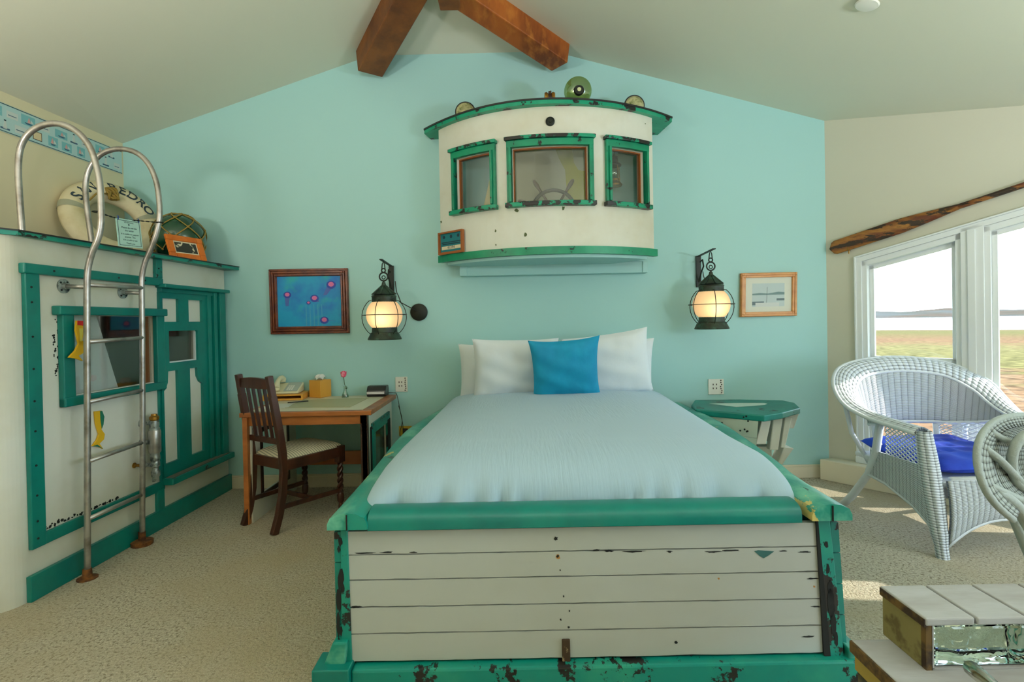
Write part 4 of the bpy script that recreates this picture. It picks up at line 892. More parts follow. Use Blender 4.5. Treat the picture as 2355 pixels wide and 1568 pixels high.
# telephone
PZ = DT+.043
tel = thing('telephone', 'ivory desk telephone on the honey wooden stand', 'telephone', (-1.565, 3.72, PZ))
tcx = dsk(658, 917); TM = Matrix.Translation(V((tcx.x, tcx.y+.02, PZ))) @ Matrix.Rotation(.12, 4, 'Z') @ Matrix.Diagonal((.72, .8, .8, 1))
def tw(p): return TM @ V(p)
q = MB(); q.add([tw(p) for p in ((-.14, -.10, 0), (.14, -.10, 0), (.14, .11, 0), (-.14, .11, 0), (-.14, -.10, .018), (.14, -.10, .018), (.14, .11, .085), (-.14, .11, .085))], [(3, 2, 1, 0), (4, 5, 6, 7), (0, 1, 5, 4), (1, 2, 6, 5), (2, 3, 7, 6), (3, 0, 4, 7)]); q.build('body', M['ivory'], tel, bevel=.012, seg=3)
sl_ = lambda x, y, d=0: tw((x, y, .018+(y+.10)/.21*.067+.003+d))
q = MB(); q.add([sl_(-.01, -.085), sl_(.125, -.085), sl_(.125, .095), sl_(-.01, .095)], [(0, 1, 2, 3)]); kb = q.build('face_plate', M['greyp'], tel, solid=.003)
q = MB()
for r_i in range(4):
    for c_i in range(3):
        x, y = .015+c_i*.022, -.07+r_i*.026; q.add([sl_(x, y, .001), sl_(x+.014, y, .001), sl_(x+.014, y+.014, .001), sl_(x, y+.014, .001), sl_(x, y, .006), sl_(x+.014, y, .006), sl_(x+.014, y+.014, .006), sl_(x, y+.014, .006)], [(3, 2, 1, 0), (4, 5, 6, 7), (0, 1, 5, 4), (1, 2, 6, 5), (2, 3, 7, 6), (3, 0, 4, 7)])
q.build('keys', M['white'], kb)
q = MB(); q.tube([tw(p) for p in ((-.075, -.09, .055), (-.075, -.085, .06), (-.075, -.07, .085), (-.075, -.03, .118), (-.075, .03, .135), (-.075, .08, .13), (-.075, .10, .115))], [.022, .026, .02, .016, .016, .022, .026], 12); q.tube([tw((-.075, -.085, .06)), tw((-.075, -.08, .03))], [.026, .022], 12); q.tube([tw((-.075, .095, .12)), tw((-.075, .09, .088))], [.026, .022], 12)
q.build('handset', M['ivory'], tel, smooth=True)
# tissue box (corner toward the viewer)
tb = thing('tissue_box', 'square honey wood tissue box in the middle of the desk', 'tissue box', (-1.31, 3.72, DT))
c0 = dsk(737, 912); TMx = Matrix.Translation(V((c0.x, c0.y, DT))) @ Matrix.Rotation(math.radians(66), 4, 'Z')
s2 = .056; q = MB(); q.box((-s2, -s2, 0), (s2, s2, .130), M4=TMx); q.build('box', M['tissuebox'], tb, bevel=.003)
q = MB(); r3 = random.Random(2)
def tis(u, v): 
    a = 2*PI*u; r = .005+.045*v+.01*math.sin(3*a+v*2); return TMx @ V((r*math.cos(a), r*math.sin(a)*.6, .128+.042*(1-v)**.5+.01*math.sin(5*a)*v+.012*v))
q.grid(tis, 24, 6); q.build('tissue', M['tissue'], tb, smooth=True)
# bud vase with a rose
vb = dsk(794, 914); t = thing('bud_vase', 'small clear glass bud vase holding the pink rose', 'vase', vb)
q = MB(); q.lathe([(.024, 0), (.026, .006), (.024, .02), (.012, .048), (.009, .07), (.013, .085)], 20, vb, cap=False); q.lathe([(.022, .004), (.001, .005)], 20, vb); q.build('glass', M['vase'], t, smooth=True)
q = MB(); q.lathe([(.02, .007), (.018, .024), (.001, .025)], 16, vb); q.build('water', M['vase'], t)
rz_ = aty(790, 861, vb.y); t = thing('rose', 'single pink rose standing in the glass bud vase', 'flower', vb+V((0, 0, .012)))
q = MB(); q.tube(smooth_path([vb+V((0, 0, .014)), vb+V((.004, 0, .06)), vb+V((-.004, 0, .11)), rz_+V((0, 0, -.018))]), .0022, 6); q.build('stem', M['stem'], t, smooth=True)
q = MB(); q.prism(frame(vb+V((.003, 0, .055)), (1, 0, 0), (0, 0, 1), (0, 1, 0)), [(0, 0), (.012, .01), (.014, .024), (.003, .014)], -.001, .001); q.build('leaf', M['stem'], t)
q = MB(); q.lathe([(.004, -.022), (.017, -.012), (.021, .002), (.017, .02), (.010, .026)], 14, rz_); 
for k in range(4):
    a = k*1.7; q.grid(lambda u, v, a=a: rz_+V((math.cos(a+(u-.5)*2)*(.019+.004*v), math.sin(a+(u-.5)*2)*(.019+.004*v), -.014+.038*v*(1-.5*(2*u-1)**2))), 6, 4)
q.build('bloom', M['rose'], t, smooth=True)
# clock radio
cr = thing('clock_radio', 'black clock radio with a silver strip at the right back of the desk', 'clock radio', (-1.04, 3.78, DT))
ca = dsk(846, 912); cb = dsk(886, 911); q = MB(); x0, x1 = ca.x, cb.x; y0 = ca.y-.02
q.prism(frame((x0, 0, 0), (0, 1, 0), (0, 0, 1), (1, 0, 0)), [(y0+.01, DT), (y0-.005, DT+.02), (y0+.005, DT+.045), (y0+.03, DT+.078), (y0+.10, DT+.078), (y0+.115, DT+.05), (y0+.11, DT)], -.005, x1-x0+.008); q.build('body', M['bplastic'], cr, bevel=.006, seg=3)
q = MB(); q.box((x0+.0, y0-.009, DT+.022), (x1, y0+.004, DT+.038)); q.build('display_strip', M['display'], cr)
q = MB(); q.tube(smooth_path([(x1+.0, y0+.09, DT+.02), (x1+.04, y0+.12, DT+.012), (DX1+.01, 3.96, DT+.002), (DX1+.035, 3.95, DZ-.12), (DX1+.05, 3.97, .45), (DX1+.035, 3.98, .3)]), .0025, 6)
q.tube(smooth_path([(DX1+.015, 3.99, .62), (DX1+.04, 3.99, .5), (DX1+.02, 3.99, .4), (DX1+.05, 4.0, .3)]), .0025, 6); q.build('cord', M['cord'], cr, smooth=True)

# ================================================================== DINING CHAIR
CO = V((-1.575, 3.186, 0)); fy = V((.524, .851, 0)).normalized(); fx = V((fy.y, -fy.x, 0))
chr_ = thing('wooden_chair', 'dark wooden slat back chair with twisted front legs and striped seat, at the desk', 'chair', CO)
CH = lambda x, y, z: CO+fx*x+fy*y+V((0, 0, z))
def postpath(x):
    return [(x, -.0, 0), (x*1.0, .035, .10), (x*1.02, .06, .22), (x*1.04, .07, .36), (x*1.06, .062, .48), (x*1.06, .042, .62), (x*1.04, .008, .82), (x*1.03, -.012, .945)]
for x in (.152, -.152):
    q = MB(); P_ = [CH(*p) for p in postpath(x)]
    for i, (a, b) in enumerate(zip(P_, P_[1:])): q.beam(a, b+(b-a)*.04, .034, .042 if i < 6 else .036, up=fy)
    q.build('leg' , M['dkwood'], chr_, bevel=.004)
q = MB(); q.grid(lambda u, v: CH(-.15+.30*u, .0+.012*math.cos(PI*(u-.5))*-1, .87+.055*v+.012*math.sin(PI*u)*v), 8, 1); q.build('top_rail', M['dkwood'], chr_, solid=.022)
q = MB(); q.beam(CH(-.15, .052, .545), CH(.15, .052, .545), .02, .035); q.build('lower_rail', M['dkwood'], chr_, bevel=.003)
for x in (-.085, -.03, .03, .085):
    q = MB(); q.beam(CH(x, .052, .545), CH(x, .0, .885), .02, .009, up=fx); q.build('back_slat', M['dkwood'], chr_, bevel=.002)
SW0, SW1 = .168, .20
q = MB()
for a, b in (((-SW0, .08), (-SW1, .49)), ((SW0, .08), (SW1, .49)), ((-SW1, .49), (SW1, .49)), ((-SW0, .08), (SW0, .08))): q.beam(CH(a[0], a[1], .40), CH(b[0], b[1], .40), .022, .065)
q.build('seat_rail', M['dkwood'], chr_, bevel=.004)
q = MB()
def seatf(u, v):
    hw = (SW0+(SW1-SW0)*v)-.005; x = (2*u-1)*hw; y = .085+.415*v
    e = (1-(2*u-1)**6)*(1-(2*v-1)**6); return CH(x, y, .428+.042*max(e, 0)**.5)
q.grid(seatf, 24, 24); q.build('seat_cushion', M['seat'], chr_, smooth=True)
for x in (-.185, .185):
    q = MB(); y = .47; c = CH(x, y, 0)
    q.beam(CH(x, y, .33), CH(x, y, .44), .048, .048, up=fy)
    n = 28; tw_ = []
    q.lathe([(.012, .0), (.016, .03), (.013, .055), (.022, .07), (.023, .11), (.015, .125)], 14, c)
    for k in range(2):
        q.tube([c+V((.010*math.cos(i*.62+k*PI), .010*math.sin(i*.62+k*PI), .12+i*.22/n)) for i in range(n+1)], .0115, 7)
    q.build('leg', M['dkwood'], chr_, smooth='a')
for a, b in (((-.155, .04, .15), (-.185, .47, .14)), ((.155, .04, .15), (.185, .47, .14)), ((-.17, .26, .145), (.17, .26, .145))):
    q = MB(); q.beam(CH(*a), CH(*b), .018, .028); q.build('stretcher', M['dkwood'], chr_, bevel=.003)

# ================================================================== BED
def spline_curve(pts, n):
    pp = smooth_path(pts, 12); L_ = [0]
    for a, b in zip(pp, pp[1:]): L_.append(L_[-1]+(b-a).length)
    out = []; j = 0
    for k in range(n+1):
        t = L_[-1]*k/n
        while j < len(pp)-2 and L_[j+1] < t: j += 1
        out.append(pp[j].lerp(pp[j+1], (t-L_[j])/max(1e-6, L_[j+1]-L_[j])))
    return out
bed = thing('boat_bed', 'bed built from a boat hull with teal rails and white planked footboard', 'bed', (.28, 2.9, 0))
BY = 1.80
FP = lambda u, v, w: V((u, BY+.02*u*0+(.54-v)*-.04+w*1, v))   # footboard face, leaning out slightly at the bottom
XA, XB = -.583, 1.045
zs = [.532, .450, .364, .272, .182, .088]
def gapz(i, x): return zs[i]+.006*math.sin(x*3+i)*0
wvy = random.Random(9)
for i in range(5):
    q = MB(); zt, zb = zs[i], zs[i+1]+.003
    n = 40; 
    top = [(XA-.01*(.53-zt)*0+(XB-XA)*k/n, zt-(0 if i == 0 else abs(wvy.gauss(0, .0008)))) for k in range(n+1)]
    bot = [(XA+(XB-XA)*k/n, zb+abs(wvy.gauss(0, .0009))) for k in range(n+1)]
    vs = []
    for (a, b) in zip(top, bot): vs += [FP(a[0], a[1], 0), FP(b[0], b[1], 0), FP(a[0], a[1], .022), FP(b[0], b[1], .022)]
    fs = []
    for k in range(n): c = 4*k; fs += [(c, c+1, c+5, c+4), (c+2, c+6, c+7, c+3), (c, c+4, c+6, c+2), (c+1, c+3, c+7, c+5)]
    q.add(vs, fs); q.build('footboard_plank', M['wplank'], bed)
q = MB(); q.fbox(FP, XA-.04, XB+.04, .02, .53, .012, .03); q.build('footboard_backing', M['gap'], bed)
# marks on the planks
q = MB(); BPX = lambda px, py: (lambda p: (p.x, p.z))(aty(px, py, BY-.005)); FQ = lambda u, v, w: FP(u, v, -w)
for px, py, r, mi in ((1279, 1239, 5, 0), (1283, 1279, 7, 1), (1283, 1279, 4, 0), (1288, 1310, 2.5, 0), (1296, 1369, 2.5, 0), (1309, 1402, 2, 0), (1289, 1421, 2.5, 0), (1307, 1438, 3, 0), (1552, 1472, 4, 0), (1586, 1501, 2.5, 0), (1757, 1510, 6, 1), (1757, 1514, 3, 0), (1652, 1329, 3, 1), (1871, 1347, 3, 1)):
    u, v = BPX(px, py); blob(q, FQ, u, v, r*.0015, r*.0015, .0012 if mi else .0018, 9, wvy, mi)
for px, py, w_, h_ in ((1460, 1268, 30, 3), (1400, 1267, 12, 3), (1540, 1268, 8, 3), (1372, 1265, 10, 2), (840, 1272, 30, 2.2), (890, 1270, 20, 1.8), (950, 1270, 12, 2), (820, 1393, 14, 3.2), (1868, 1329, 18, 2), (1640, 1269, 20, 2.5), (1680, 1266, 22, 3), (1800, 1267, 12, 2), (1850, 1269, 16, 2), (1874, 1392, 14, 2), (1855, 1459, 16, 2)):
    u, v = BPX(px, py); blob(q, FQ, u, v, w_*.0015, h_*.0015, .0012, 13, wvy, 0)
u, v = BPX(1756, 1271); q.prism(FQ, [(u-.032, v+.006), (u-.018, v+.009), (u+.02, v+.006), (u+.036, v+.004), (u+.018, v-.008), (u+.0, v-.018), (u-.014, v-.010)], 0, .0016, 2)
q.build('paint_marks', [M['gap'], M['rustspot'], colmat('old blue green', 40, 90, 88)], bed)
u, v = BPX(1301, 1493); q = MB(); q.fbox(FQ, u-.014, u+.014, v-.045, v+.045, 0, .008); q.build('iron_strap', mat('rusted iron', srgb(66, 48, 30), .7, .3, vary=(srgb(150, 132, 100), 30, .56, .62)), bed, bevel=.003)
# front rim
def halfround(mb, p, q_, w, h, n=10, flat=.0):
    p, q_ = V(p), V(q_); d = (q_-p).normalized(); r = V((d.y, -d.x, 0)).normalized() if abs(d.z) < .9 else V((1, 0, 0)); u = V((0, 0, 1))
    prof = [(-w/2, 0)]+[(-w/2*math.cos(PI*i/n), h*(.35+.65*math.sin(PI*i/n)**.7)) for i in range(n+1)]+[(w/2, 0)]
    m_ = len(prof); vs = [c+r*a+u*b for c in (p, q_) for a, b in prof]
    mb.add(vs, [tuple(range(m_-1, -1, -1)), tuple(range(m_, 2*m_))]+[(i, (i+1) % m_, m_+(i+1) % m_, m_+i) for i in range(m_)])
q = MB(); fr0 = aty(838, 1205, BY-.02); 
halfround(q, (-.505, BY+.035, .545), (.975, BY+.035, .545), .13, .062); rim = q.build('footboard_cap', M['teal'], bed, smooth='a')
q = MB(); q.box((.39, BY-.032, .545), (.392, BY+.09, .605)); 
def rail_pts(sgn):
    ctl = [(1.76, -.572), (2.25, -.572), (2.9, -.592), (3.3, -.58), (3.97, -.49)] if sgn < 0 else [(1.76, 1.072), (2.1, 1.082), (2.45, 1.135), (3.25, 1.222), (3.97, 1.23)]
    return spline_curve([V((x, y, .553+.008*math.sin(PI*(y-1.76)/2.2))) for y, x in ctl], 16)
for sgn in (-1, 1):
    P_ = rail_pts(sgn); q = MB(); prof = [(-.068, 0), (-.068, .02), (-.058, .04), (-.03, .053), (0, .057), (.03, .053), (.058, .04), (.068, .02), (.068, 0)]; m_ = len(prof)
    vs = [p+V((a, 0, b)) for p in P_ for a, b in prof]; fs = [tuple(range(m_-1, -1, -1)), tuple((len(P_)-1)*m_+i for i in range(m_))]
    for k in range(len(P_)-1): fs += [(k*m_+i, k*m_+(i+1) % m_, (k+1)*m_+(i+1) % m_, (k+1)*m_+i) for i in range(m_)]
    q.add(vs, fs); rl = q.build('side_rail', M['tealr'], bed, smooth='a')
    q = MB(); q.beam(P_[0]+V((0, -.001, .0)), P_[0]+V((0, -.001, .052)), .007, .004, up=(1, 0, 0)); q.build('end_grain_crack', M['gap'], rl)
    # hull side planks
    q = MB(); n = len(P_); P_[0] = P_[0]+V((0, .035, 0))
    for b_i in range(5):
        z0 = .0+.106*b_i; z1 = z0+.102
        for k in range(n-1):
            a, b = P_[k], P_[k+1]; f0 = (z0/.545); f1 = (z1/.545)
            def sx(p, f): return p.x+sgn*((.04 if sgn > 0 else .056)+(.03 if sgn > 0 else .0)*(1-f)), p.y, p.z*f
            o0, o1, o2, o3 = sx(a, f0), sx(b, f0), sx(b, f1), sx(a, f1)
            i0, i1, i2, i3 = [(p[0]-sgn*.026, p[1], p[2]) for p in (o0, o1, o2, o3)]
            q.add([o0, o1, o2, o3, i0, i1, i2, i3], [(0, 1, 2, 3), (4, 7, 6, 5), (3, 2, 6, 7), (0, 4, 5, 1)]+([(0, 3, 7, 4)] if k == 0 else [])+([(1, 5, 6, 2)] if k == n-2 else []))
    q.build('hull_side', M['tealw'], bed)
# corner posts, side ends and base
q = MB(); q.prism(FQ, [(-.606, .02), (-.568, .02), (-.582, .54), (-.606, .54)], -.02, .006); q.build('corner_post', M['tealh'], bed, bevel=.003)
q = MB(); q.prism(FQ, [(1.070, .02), (1.12, .02), (1.085, .54), (1.040, .54)], -.02, .006); q.build('corner_post', M['tealh'], bed, bevel=.003)
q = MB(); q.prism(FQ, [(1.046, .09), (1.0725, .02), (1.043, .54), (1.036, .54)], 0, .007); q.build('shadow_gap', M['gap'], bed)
# explicit peeled patches on the posts
for _post in (0, 1):
  q = MB()
  for (px, py, w_, h_) in ((783, 1245, 6, 12), (780, 1262, 4, 8), (786, 1330, 7, 28), (782, 1375, 6, 34), (790, 1350, 5, 14), (781, 1430, 5, 30), (787, 1445, 4, 12), (784, 1480, 5, 24), (1899, 1250, 5, 9), (1901, 1305, 4, 12), (1905, 1350, 7, 22), (1907, 1385, 9, 36), (1911, 1430, 8, 34), (1916, 1462, 6, 18)):
    if (px > 1500) != bool(_post): continue
    u, v = BPX(px, py); q.prism(lambda a, b, w: FQ(a, b, .006+w), [(u+math.cos(2*PI*i/13)*w_*.0015*wvy.uniform(.6, 1.1), v+math.sin(2*PI*i/13)*h_*.0015*wvy.uniform(.6, 1.1)) for i in range(13)], 0, .0012)
  q.build('peeled_patches', M['gap'], bed)
q = MB(); q.fbox(FQ, -.565, 1.17, -.005, .083, -.02, .035); q.build('base_rail', M['tealh'], bed, bevel=.008)
q = MB(); q.box((-.69, BY-.075, 0), (-.565, BY+.03, .098)); q.build('base_block', M['teal'], bed, bevel=.004)
for x0, x1, xt in ((-.70, -.60, -.63), (1.12, 1.19, 1.14)):
    q = MB(); q.prism(frame((0, 1.76, 0), (1, 0, 0), (0, 0, 1), (0, 1, 0)), [(x0, 0), (x1, 0), (xt+.05 if xt < 0 else xt, .17), (xt, .17)] if xt < 0 else [(x0, 0), (x1, 0), (x1-.01, .1), (x0, .12)], 0, 2.1); q.build('side_skid', M['tealr'], bed, bevel=.006)
# mattress and headboard (hidden lower parts)
q = MB(); q.box((-.49, 1.90, .3), (1.0, 3.92, .60)); q.build('mattress', M['linen'], bed, bevel=.05, seg=4)
# bedspread
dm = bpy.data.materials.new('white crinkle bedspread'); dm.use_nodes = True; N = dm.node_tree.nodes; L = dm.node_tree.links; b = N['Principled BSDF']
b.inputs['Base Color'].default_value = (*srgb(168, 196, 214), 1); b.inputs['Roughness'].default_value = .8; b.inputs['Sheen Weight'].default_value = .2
tc = N.new('ShaderNodeTexCoord'); mp = N.new('ShaderNodeMapping'); mp.inputs['Scale'].default_value = (60, 5, 5); L.new(tc.outputs['Object'], mp.inputs[0])
nz = N.new('ShaderNodeTexNoise'); nz.inputs['Scale'].default_value = 1.6; nz.inputs['Detail'].default_value = 3; L.new(mp.outputs[0], nz.inputs['Vector'])
mp2 = N.new('ShaderNodeMapping'); mp2.inputs['Scale'].default_value = (1, 1, 1); L.new(tc.outputs['Object'], mp2.inputs[0]); n2 = N.new('ShaderNodeTexNoise'); n2.inputs['Scale'].default_value = 2.2; L.new(mp2.outputs[0], n2.inputs['Vector'])
mr = N.new('ShaderNodeMapRange'); mr.inputs[1].default_value = .35; mr.inputs[2].default_value = .7; L.new(n2.outputs['Fac'], mr.inputs[0])
mu = N.new('ShaderNodeMath'); mu.operation = 'MULTIPLY'; L.new(nz.outputs['Fac'], mu.inputs[0]); L.new(mr.outputs[0], mu.inputs[1])
bp = N.new('ShaderNodeBump'); bp.inputs['Strength'].default_value = .6; bp.inputs['Distance'].default_value = .006; L.new(mu.outputs[0], bp.inputs['Height']); L.new(bp.outputs[0], b.inputs['Normal'])
q = MB()
def cover(u, v):
    # v: 0 front .. 1 head ; u: 0 left .. 1 right ; profile wraps down at the edges
    a = (2*u-1); b_ = v
    hw = .80; sx_ = 1 if a > 0 else -1; aa = abs(a)
    cx = .232+.10*v
    edge = aa**2.0
    # superellipse cross-section
    th = a*PI/2*.98
    e = .62
    x = hw*(abs(math.sin(th))**e)*sx_
    zc = max(0, math.cos(th))**.60
    zt = .755
    y = 1.895+v*(3.90-1.895)
    # front roll-over
    fr = 1.0
    if v < .28:
        t = v/.28; ph = (1-t)*PI/2; y = 1.895+.30*(1-math.sin(ph))*1.0; fr = max(0, math.cos(ph))**.62
    z = .575+(zt-.575)*zc*fr
    w_ = .975+.025*min(1, v/.25); x *= w_*(1+.03*v)
    wr_ = .006*math.sin(x*34+3*math.sin(x*5))*(1-fr)**2*3.0+.004*math.sin(y*28+x*4)*(1-zc)**2
    bump_ = .006*math.sin(x*3.1+1)*math.sin(y*2.3)
    lowf = max(0, (1-fr)-.55)/.45; 
    z += bump_*zc*fr-.0*lowf
    return V((cx+x+wr_*.6*sx_, y-abs(wr_)*2.2, z))
q.grid(cover, 110, 110)
# skirt tucked down inside the frame
q2 = MB(); q2.box((-.50, 1.93, .5), (1.01, 3.88, .60)); 
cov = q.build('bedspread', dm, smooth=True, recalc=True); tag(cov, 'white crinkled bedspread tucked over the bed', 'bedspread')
# pillows
def pillow(cx, cy, cz, w, h, t_, rz, lean, roll, name, label, mt, group=None, cat='pillow', pin=.10, seed=1, piping=None, corner=0.0):
    rr = random.Random(seed)
    Mx = Matrix.Translation(V((cx, cy, cz))) @ Matrix.Rotation(rz, 4, 'Z') @ Matrix.Rotation(-lean, 4, 'X') @ Matrix.Rotation(roll, 4, 'Y')
    ph = [rr.uniform(0, 6) for _ in range(6)]
    def outl(a, b):
        kx = 1-pin*(1-abs(b)**2.2)*.5*abs(a)**2; kz = 1-pin*(1-abs(a)**2.2)*.5*abs(b)**2
        x = a*w/2*(1-pin*.6*(1-abs(b)**2.5)*abs(a)); z = b*h/2*(1-pin*.6*(1-abs(a)**2.5)*abs(b))
        return x, z
    q = MB()
    for side in (-1, 1):
        def f(u, v, side=side):
            a, b = 2*u-1, 2*v-1; x, z = outl(a, b)
            d = max(0, (1-abs(a)**2.6)*(1-abs(b)**2.6))**.55
            wr_ = .007*math.sin(a*5+ph[0]+3*b)*math.sin(b*7+ph[1])+.006*math.sin(a*13*b+ph[2])*(abs(a)+abs(b))*.5+.004*math.sin(a*19+ph[3])*abs(b)**2
            return Mx @ V((x, side*(t_/2*d+wr_*d), z+h/2))
        q.grid(f, 36, 36)
    o = q.build(name, mt, smooth=True)
    if piping:
        pass
    return tag(o, label, cat, group)
pillow(-.07, 3.855, .66, .66, .43, .16, 0, -.12, .01, 'pillow', 'rear white pillow on the left, behind the front left one', M['linen'], seed=3)
pillow(.745, 3.86, .66, .58, .45, .16, 0, -.12, .0, 'pillow', 'rear white pillow on the right, mostly hidden', M['linen'], seed=4)
pillow(.015, 3.70, .70, .60, .44, .17, .03, -.22, .01, 'pillow', 'front white pillow left of the blue cushion', M['linen'], seed=5)
pillow(.70, 3.72, .70, .60, .47, .17, -.03, -.22, -.13, 'pillow', 'front white pillow right of the blue cushion', M['linen'], seed=6)
pillow(.362, 3.53, .705, .47, .45, .15, 0, -.30, -.06, 'throw_cushion', 'square turquoise cushion propped against the bed pillows', M['bluec'], cat='cushion', pin=.16, seed=8)

# ================================================================== NIGHTSTAND (boat bow)
ns = thing('boat_nightstand', 'boat shaped white planked nightstand with a teal top, right of the bed', 'nightstand', (1.7, 3.8, 0))
NZ = .625
tp = [atz(*p, NZ) for p in ((1590, 930), (1598, 919), (1700, 918), (1800, 920), (1828, 926), (1840, 937), (1800, 948), (1758, 955), (1680, 948), (1600, 941))]
for p in tp: p.y = min(p.y, YB-.01)
q = MB(); n = len(tp); dn = V((0, 0, -.042)); q.add(tp+[p+dn for p in tp], [tuple(range(n)), tuple(range(2*n-1, n-1, -1))]+[(i, n+i, n+(i+1) % n, (i+1) % n) for i in range(n)]); q.build('top', M['tealw'], ns, bevel=.008)
q = MB(); tpc = sum(tp, V())/n; q.add([V(((p.x-tpc.x)*.62+tpc.x-.06, (p.y-tpc.y)*.25+tpc.y+.05, p.z+.001)) for p in tp[1:8]]+[], [tuple(range(7))]); q.build('top_scuff', colmat('worn white top', 196, 214, 204), ns)
# planked flank facing the room, lofted down and inward
fa = tp[9]+V((.02, .02, -.042)); fb = tp[7]+V((-.03, .02, -.042)); ctr = V((1.66, 3.98, 0)); q = MB()
lo = lambda p, z: V((p.x+(1.62-p.x)*(1-z/.58)*.30, p.y+(3.95-p.y)*(1-z/.58)*.25, z))
for i in range(5):
    z1 = .583-.115*i; z0 = max(0, z1-.112)
    for (a, b) in ((fa, fb),):
        q.add([lo(a, z0), lo(b, z0), lo(b, z1), lo(a, z1), lo(a, z0)+V((0, .02, 0)), lo(b, z0)+V((0, .02, 0)), lo(b, z1)+V((0, .02, 0)), lo(a, z1)+V((0, .02, 0))], [(0, 1, 2, 3), (7, 6, 5, 4), (3, 2, 6, 7), (0, 4, 5, 1), (0, 3, 7, 4), (1, 5, 6, 2)])
q.build('flank_planks', M['wpaint'], ns)
q = MB()
for px, py in ((1622, 953), (1651, 951), (1710, 959), (1716, 957), (1720, 968), (1702, 990), (1712, 987), (1717, 992), (1719, 991), (1660, 972)):
    p = atp(px, py, fa, V((fb-fa).cross(V((-.0, .1, -1)))).normalized()); q.ball(p+V((0, -.002, 0)), .006, 7, 5)
q.build('nail_holes', M['gap'], ns)
# stem posts at the bow
fr_ = tp[7]; q = MB()
def slab(px0, px1, pxb0, pxb1, y0, yb, Yd, th):
    a, b, c, d = aty(px0, y0, Yd), aty(px1, y0+3, Yd), aty(pxb1, yb, Yd+.02), aty(pxb0, yb, Yd+.02); w = V((0, th, 0))
    q.add([a, b, c, d, a+w, b+w, c+w, d+w], [(3, 2, 1, 0), (4, 5, 6, 7), (0, 1, 5, 4), (1, 2, 6, 5), (2, 3, 7, 6), (3, 0, 4, 7)])
slab(1756, 1777, 1738, 1762, 951, 1022, 3.42, .05); q.build('stem_board', M['wpaint'], ns, bevel=.006)
q = MB(); slab(1780, 1802, 1770, 1790, 953, 1035, 3.46, .05); q.build('stem_board', M['wpaint'], ns, bevel=.006)
q = MB(); slab(1806, 1822, 1796, 1806, 958, 1030, 3.50, .3); q.build('stem_board', M['wpaint'], ns, bevel=.006)
q = MB(); slab(1803, 1826, 1788, 1800, 1028, 1068, 3.52, .1); q.box((1.60, 3.6, 0), (1.78, 3.95, .35)); q.build('foot', M['wpaint'], ns, bevel=.004)
q = MB(); slab(1812, 1838, 1812, 1826, 948, 985, 3.55, .2); q.build('stem_board', M['wpaint'], ns, bevel=.004)

# ================================================================== OAR
oar = thing('wooden_oar', 'long weathered wooden oar hung above the right window', 'oar', WP(.047, 1.76, .03))
o0 = WP(.04, 1.748, .035); od = (WP(1.098, 2.012, .035)-WP(.047, 1.757, .035)).normalized(); ou = (V((0, 0, 1))-od*od.z).normalized(); on = od.cross(ou)
q = MB()
def blade(u, v):
    x = u*.78; w = .052*min(1, (x/.03+.02))**.5 if x < .03 else (.052 if x < .45 else .052-(.052-.018)*((x-.45)/.33)**1.2)
    th = .008+.010*(x/.78)**2; a = 2*PI*v
    return o0+od*x+ou*(w*math.cos(a))+on*(th*math.sin(a))
q.grid(blade, 40, 16); q.build('blade', M['oar'], oar, smooth=True)
q = MB(); q.tube([o0+od*.72, o0+od*.9, o0+od*1.2, o0+od*1.9], [.018, .017, .018, .018], 12); q.build('shaft', M['oar'], oar, smooth=True)
q = MB(); p = WP(.165, 1.725, 0); q.tube([p, p+WN*.05, p+WN*.06+V((0, 0, .02))], .003, 6); q.tube([p+WN*.03, p+WN*.03-V((0, 0, .025))], .004, 6); tag(q.build('oar_hook', M['brass']), 'little metal hook in the wall under the oar blade', 'hook')

# ================================================================== WICKER CHAIRS
def wmat(name, u, v, col=(206, 214, 222), gap=(112, 122, 136)): return mat(name, srgb(*col), .5, uvweave=(u, v, srgb(*gap)))
WPNT = (222, 229, 238)
wk_solid = mat('white wicker wrap', srgb(*WPNT), .5, bump=(120, .5, .003))
def lattice(mb, corner, nu, r):   # corner = (p00,p10,p11,p01)
    p00, p10, p11, p01 = [V(p) for p in corner]
    S = lambda a, b: (p00*(1-a)+p10*a)*(1-b)+(p01*(1-a)+p11*a)*b
    for k in range(-nu, nu+1):
        for sg in (1, -1):
            a0, a1 = k/nu, k/nu+1.0
            t0, t1 = 0, 1
            A0, A1 = (a0, a1) if sg == 1 else (1-a0, 1-a1)
            # clip to 0..1
            def clip(A0, A1):
                d = A1-A0; lo_, hi_ = 0, 1
                for bound, s_ in ((0, 1), (1, -1)):
                    t = (bound-A0)/d
                    if (d > 0) == (s_ == 1): lo_ = max(lo_, t)
                    else: hi_ = min(hi_, t)
                return lo_, hi_
            lo_, hi_ = clip(A0, A1)
            if hi_-lo_ < .03: continue
            mb.tube([S(A0+(A1-A0)*lo_, lo_), S(A0+(A1-A0)*hi_, hi_)], r, 5)
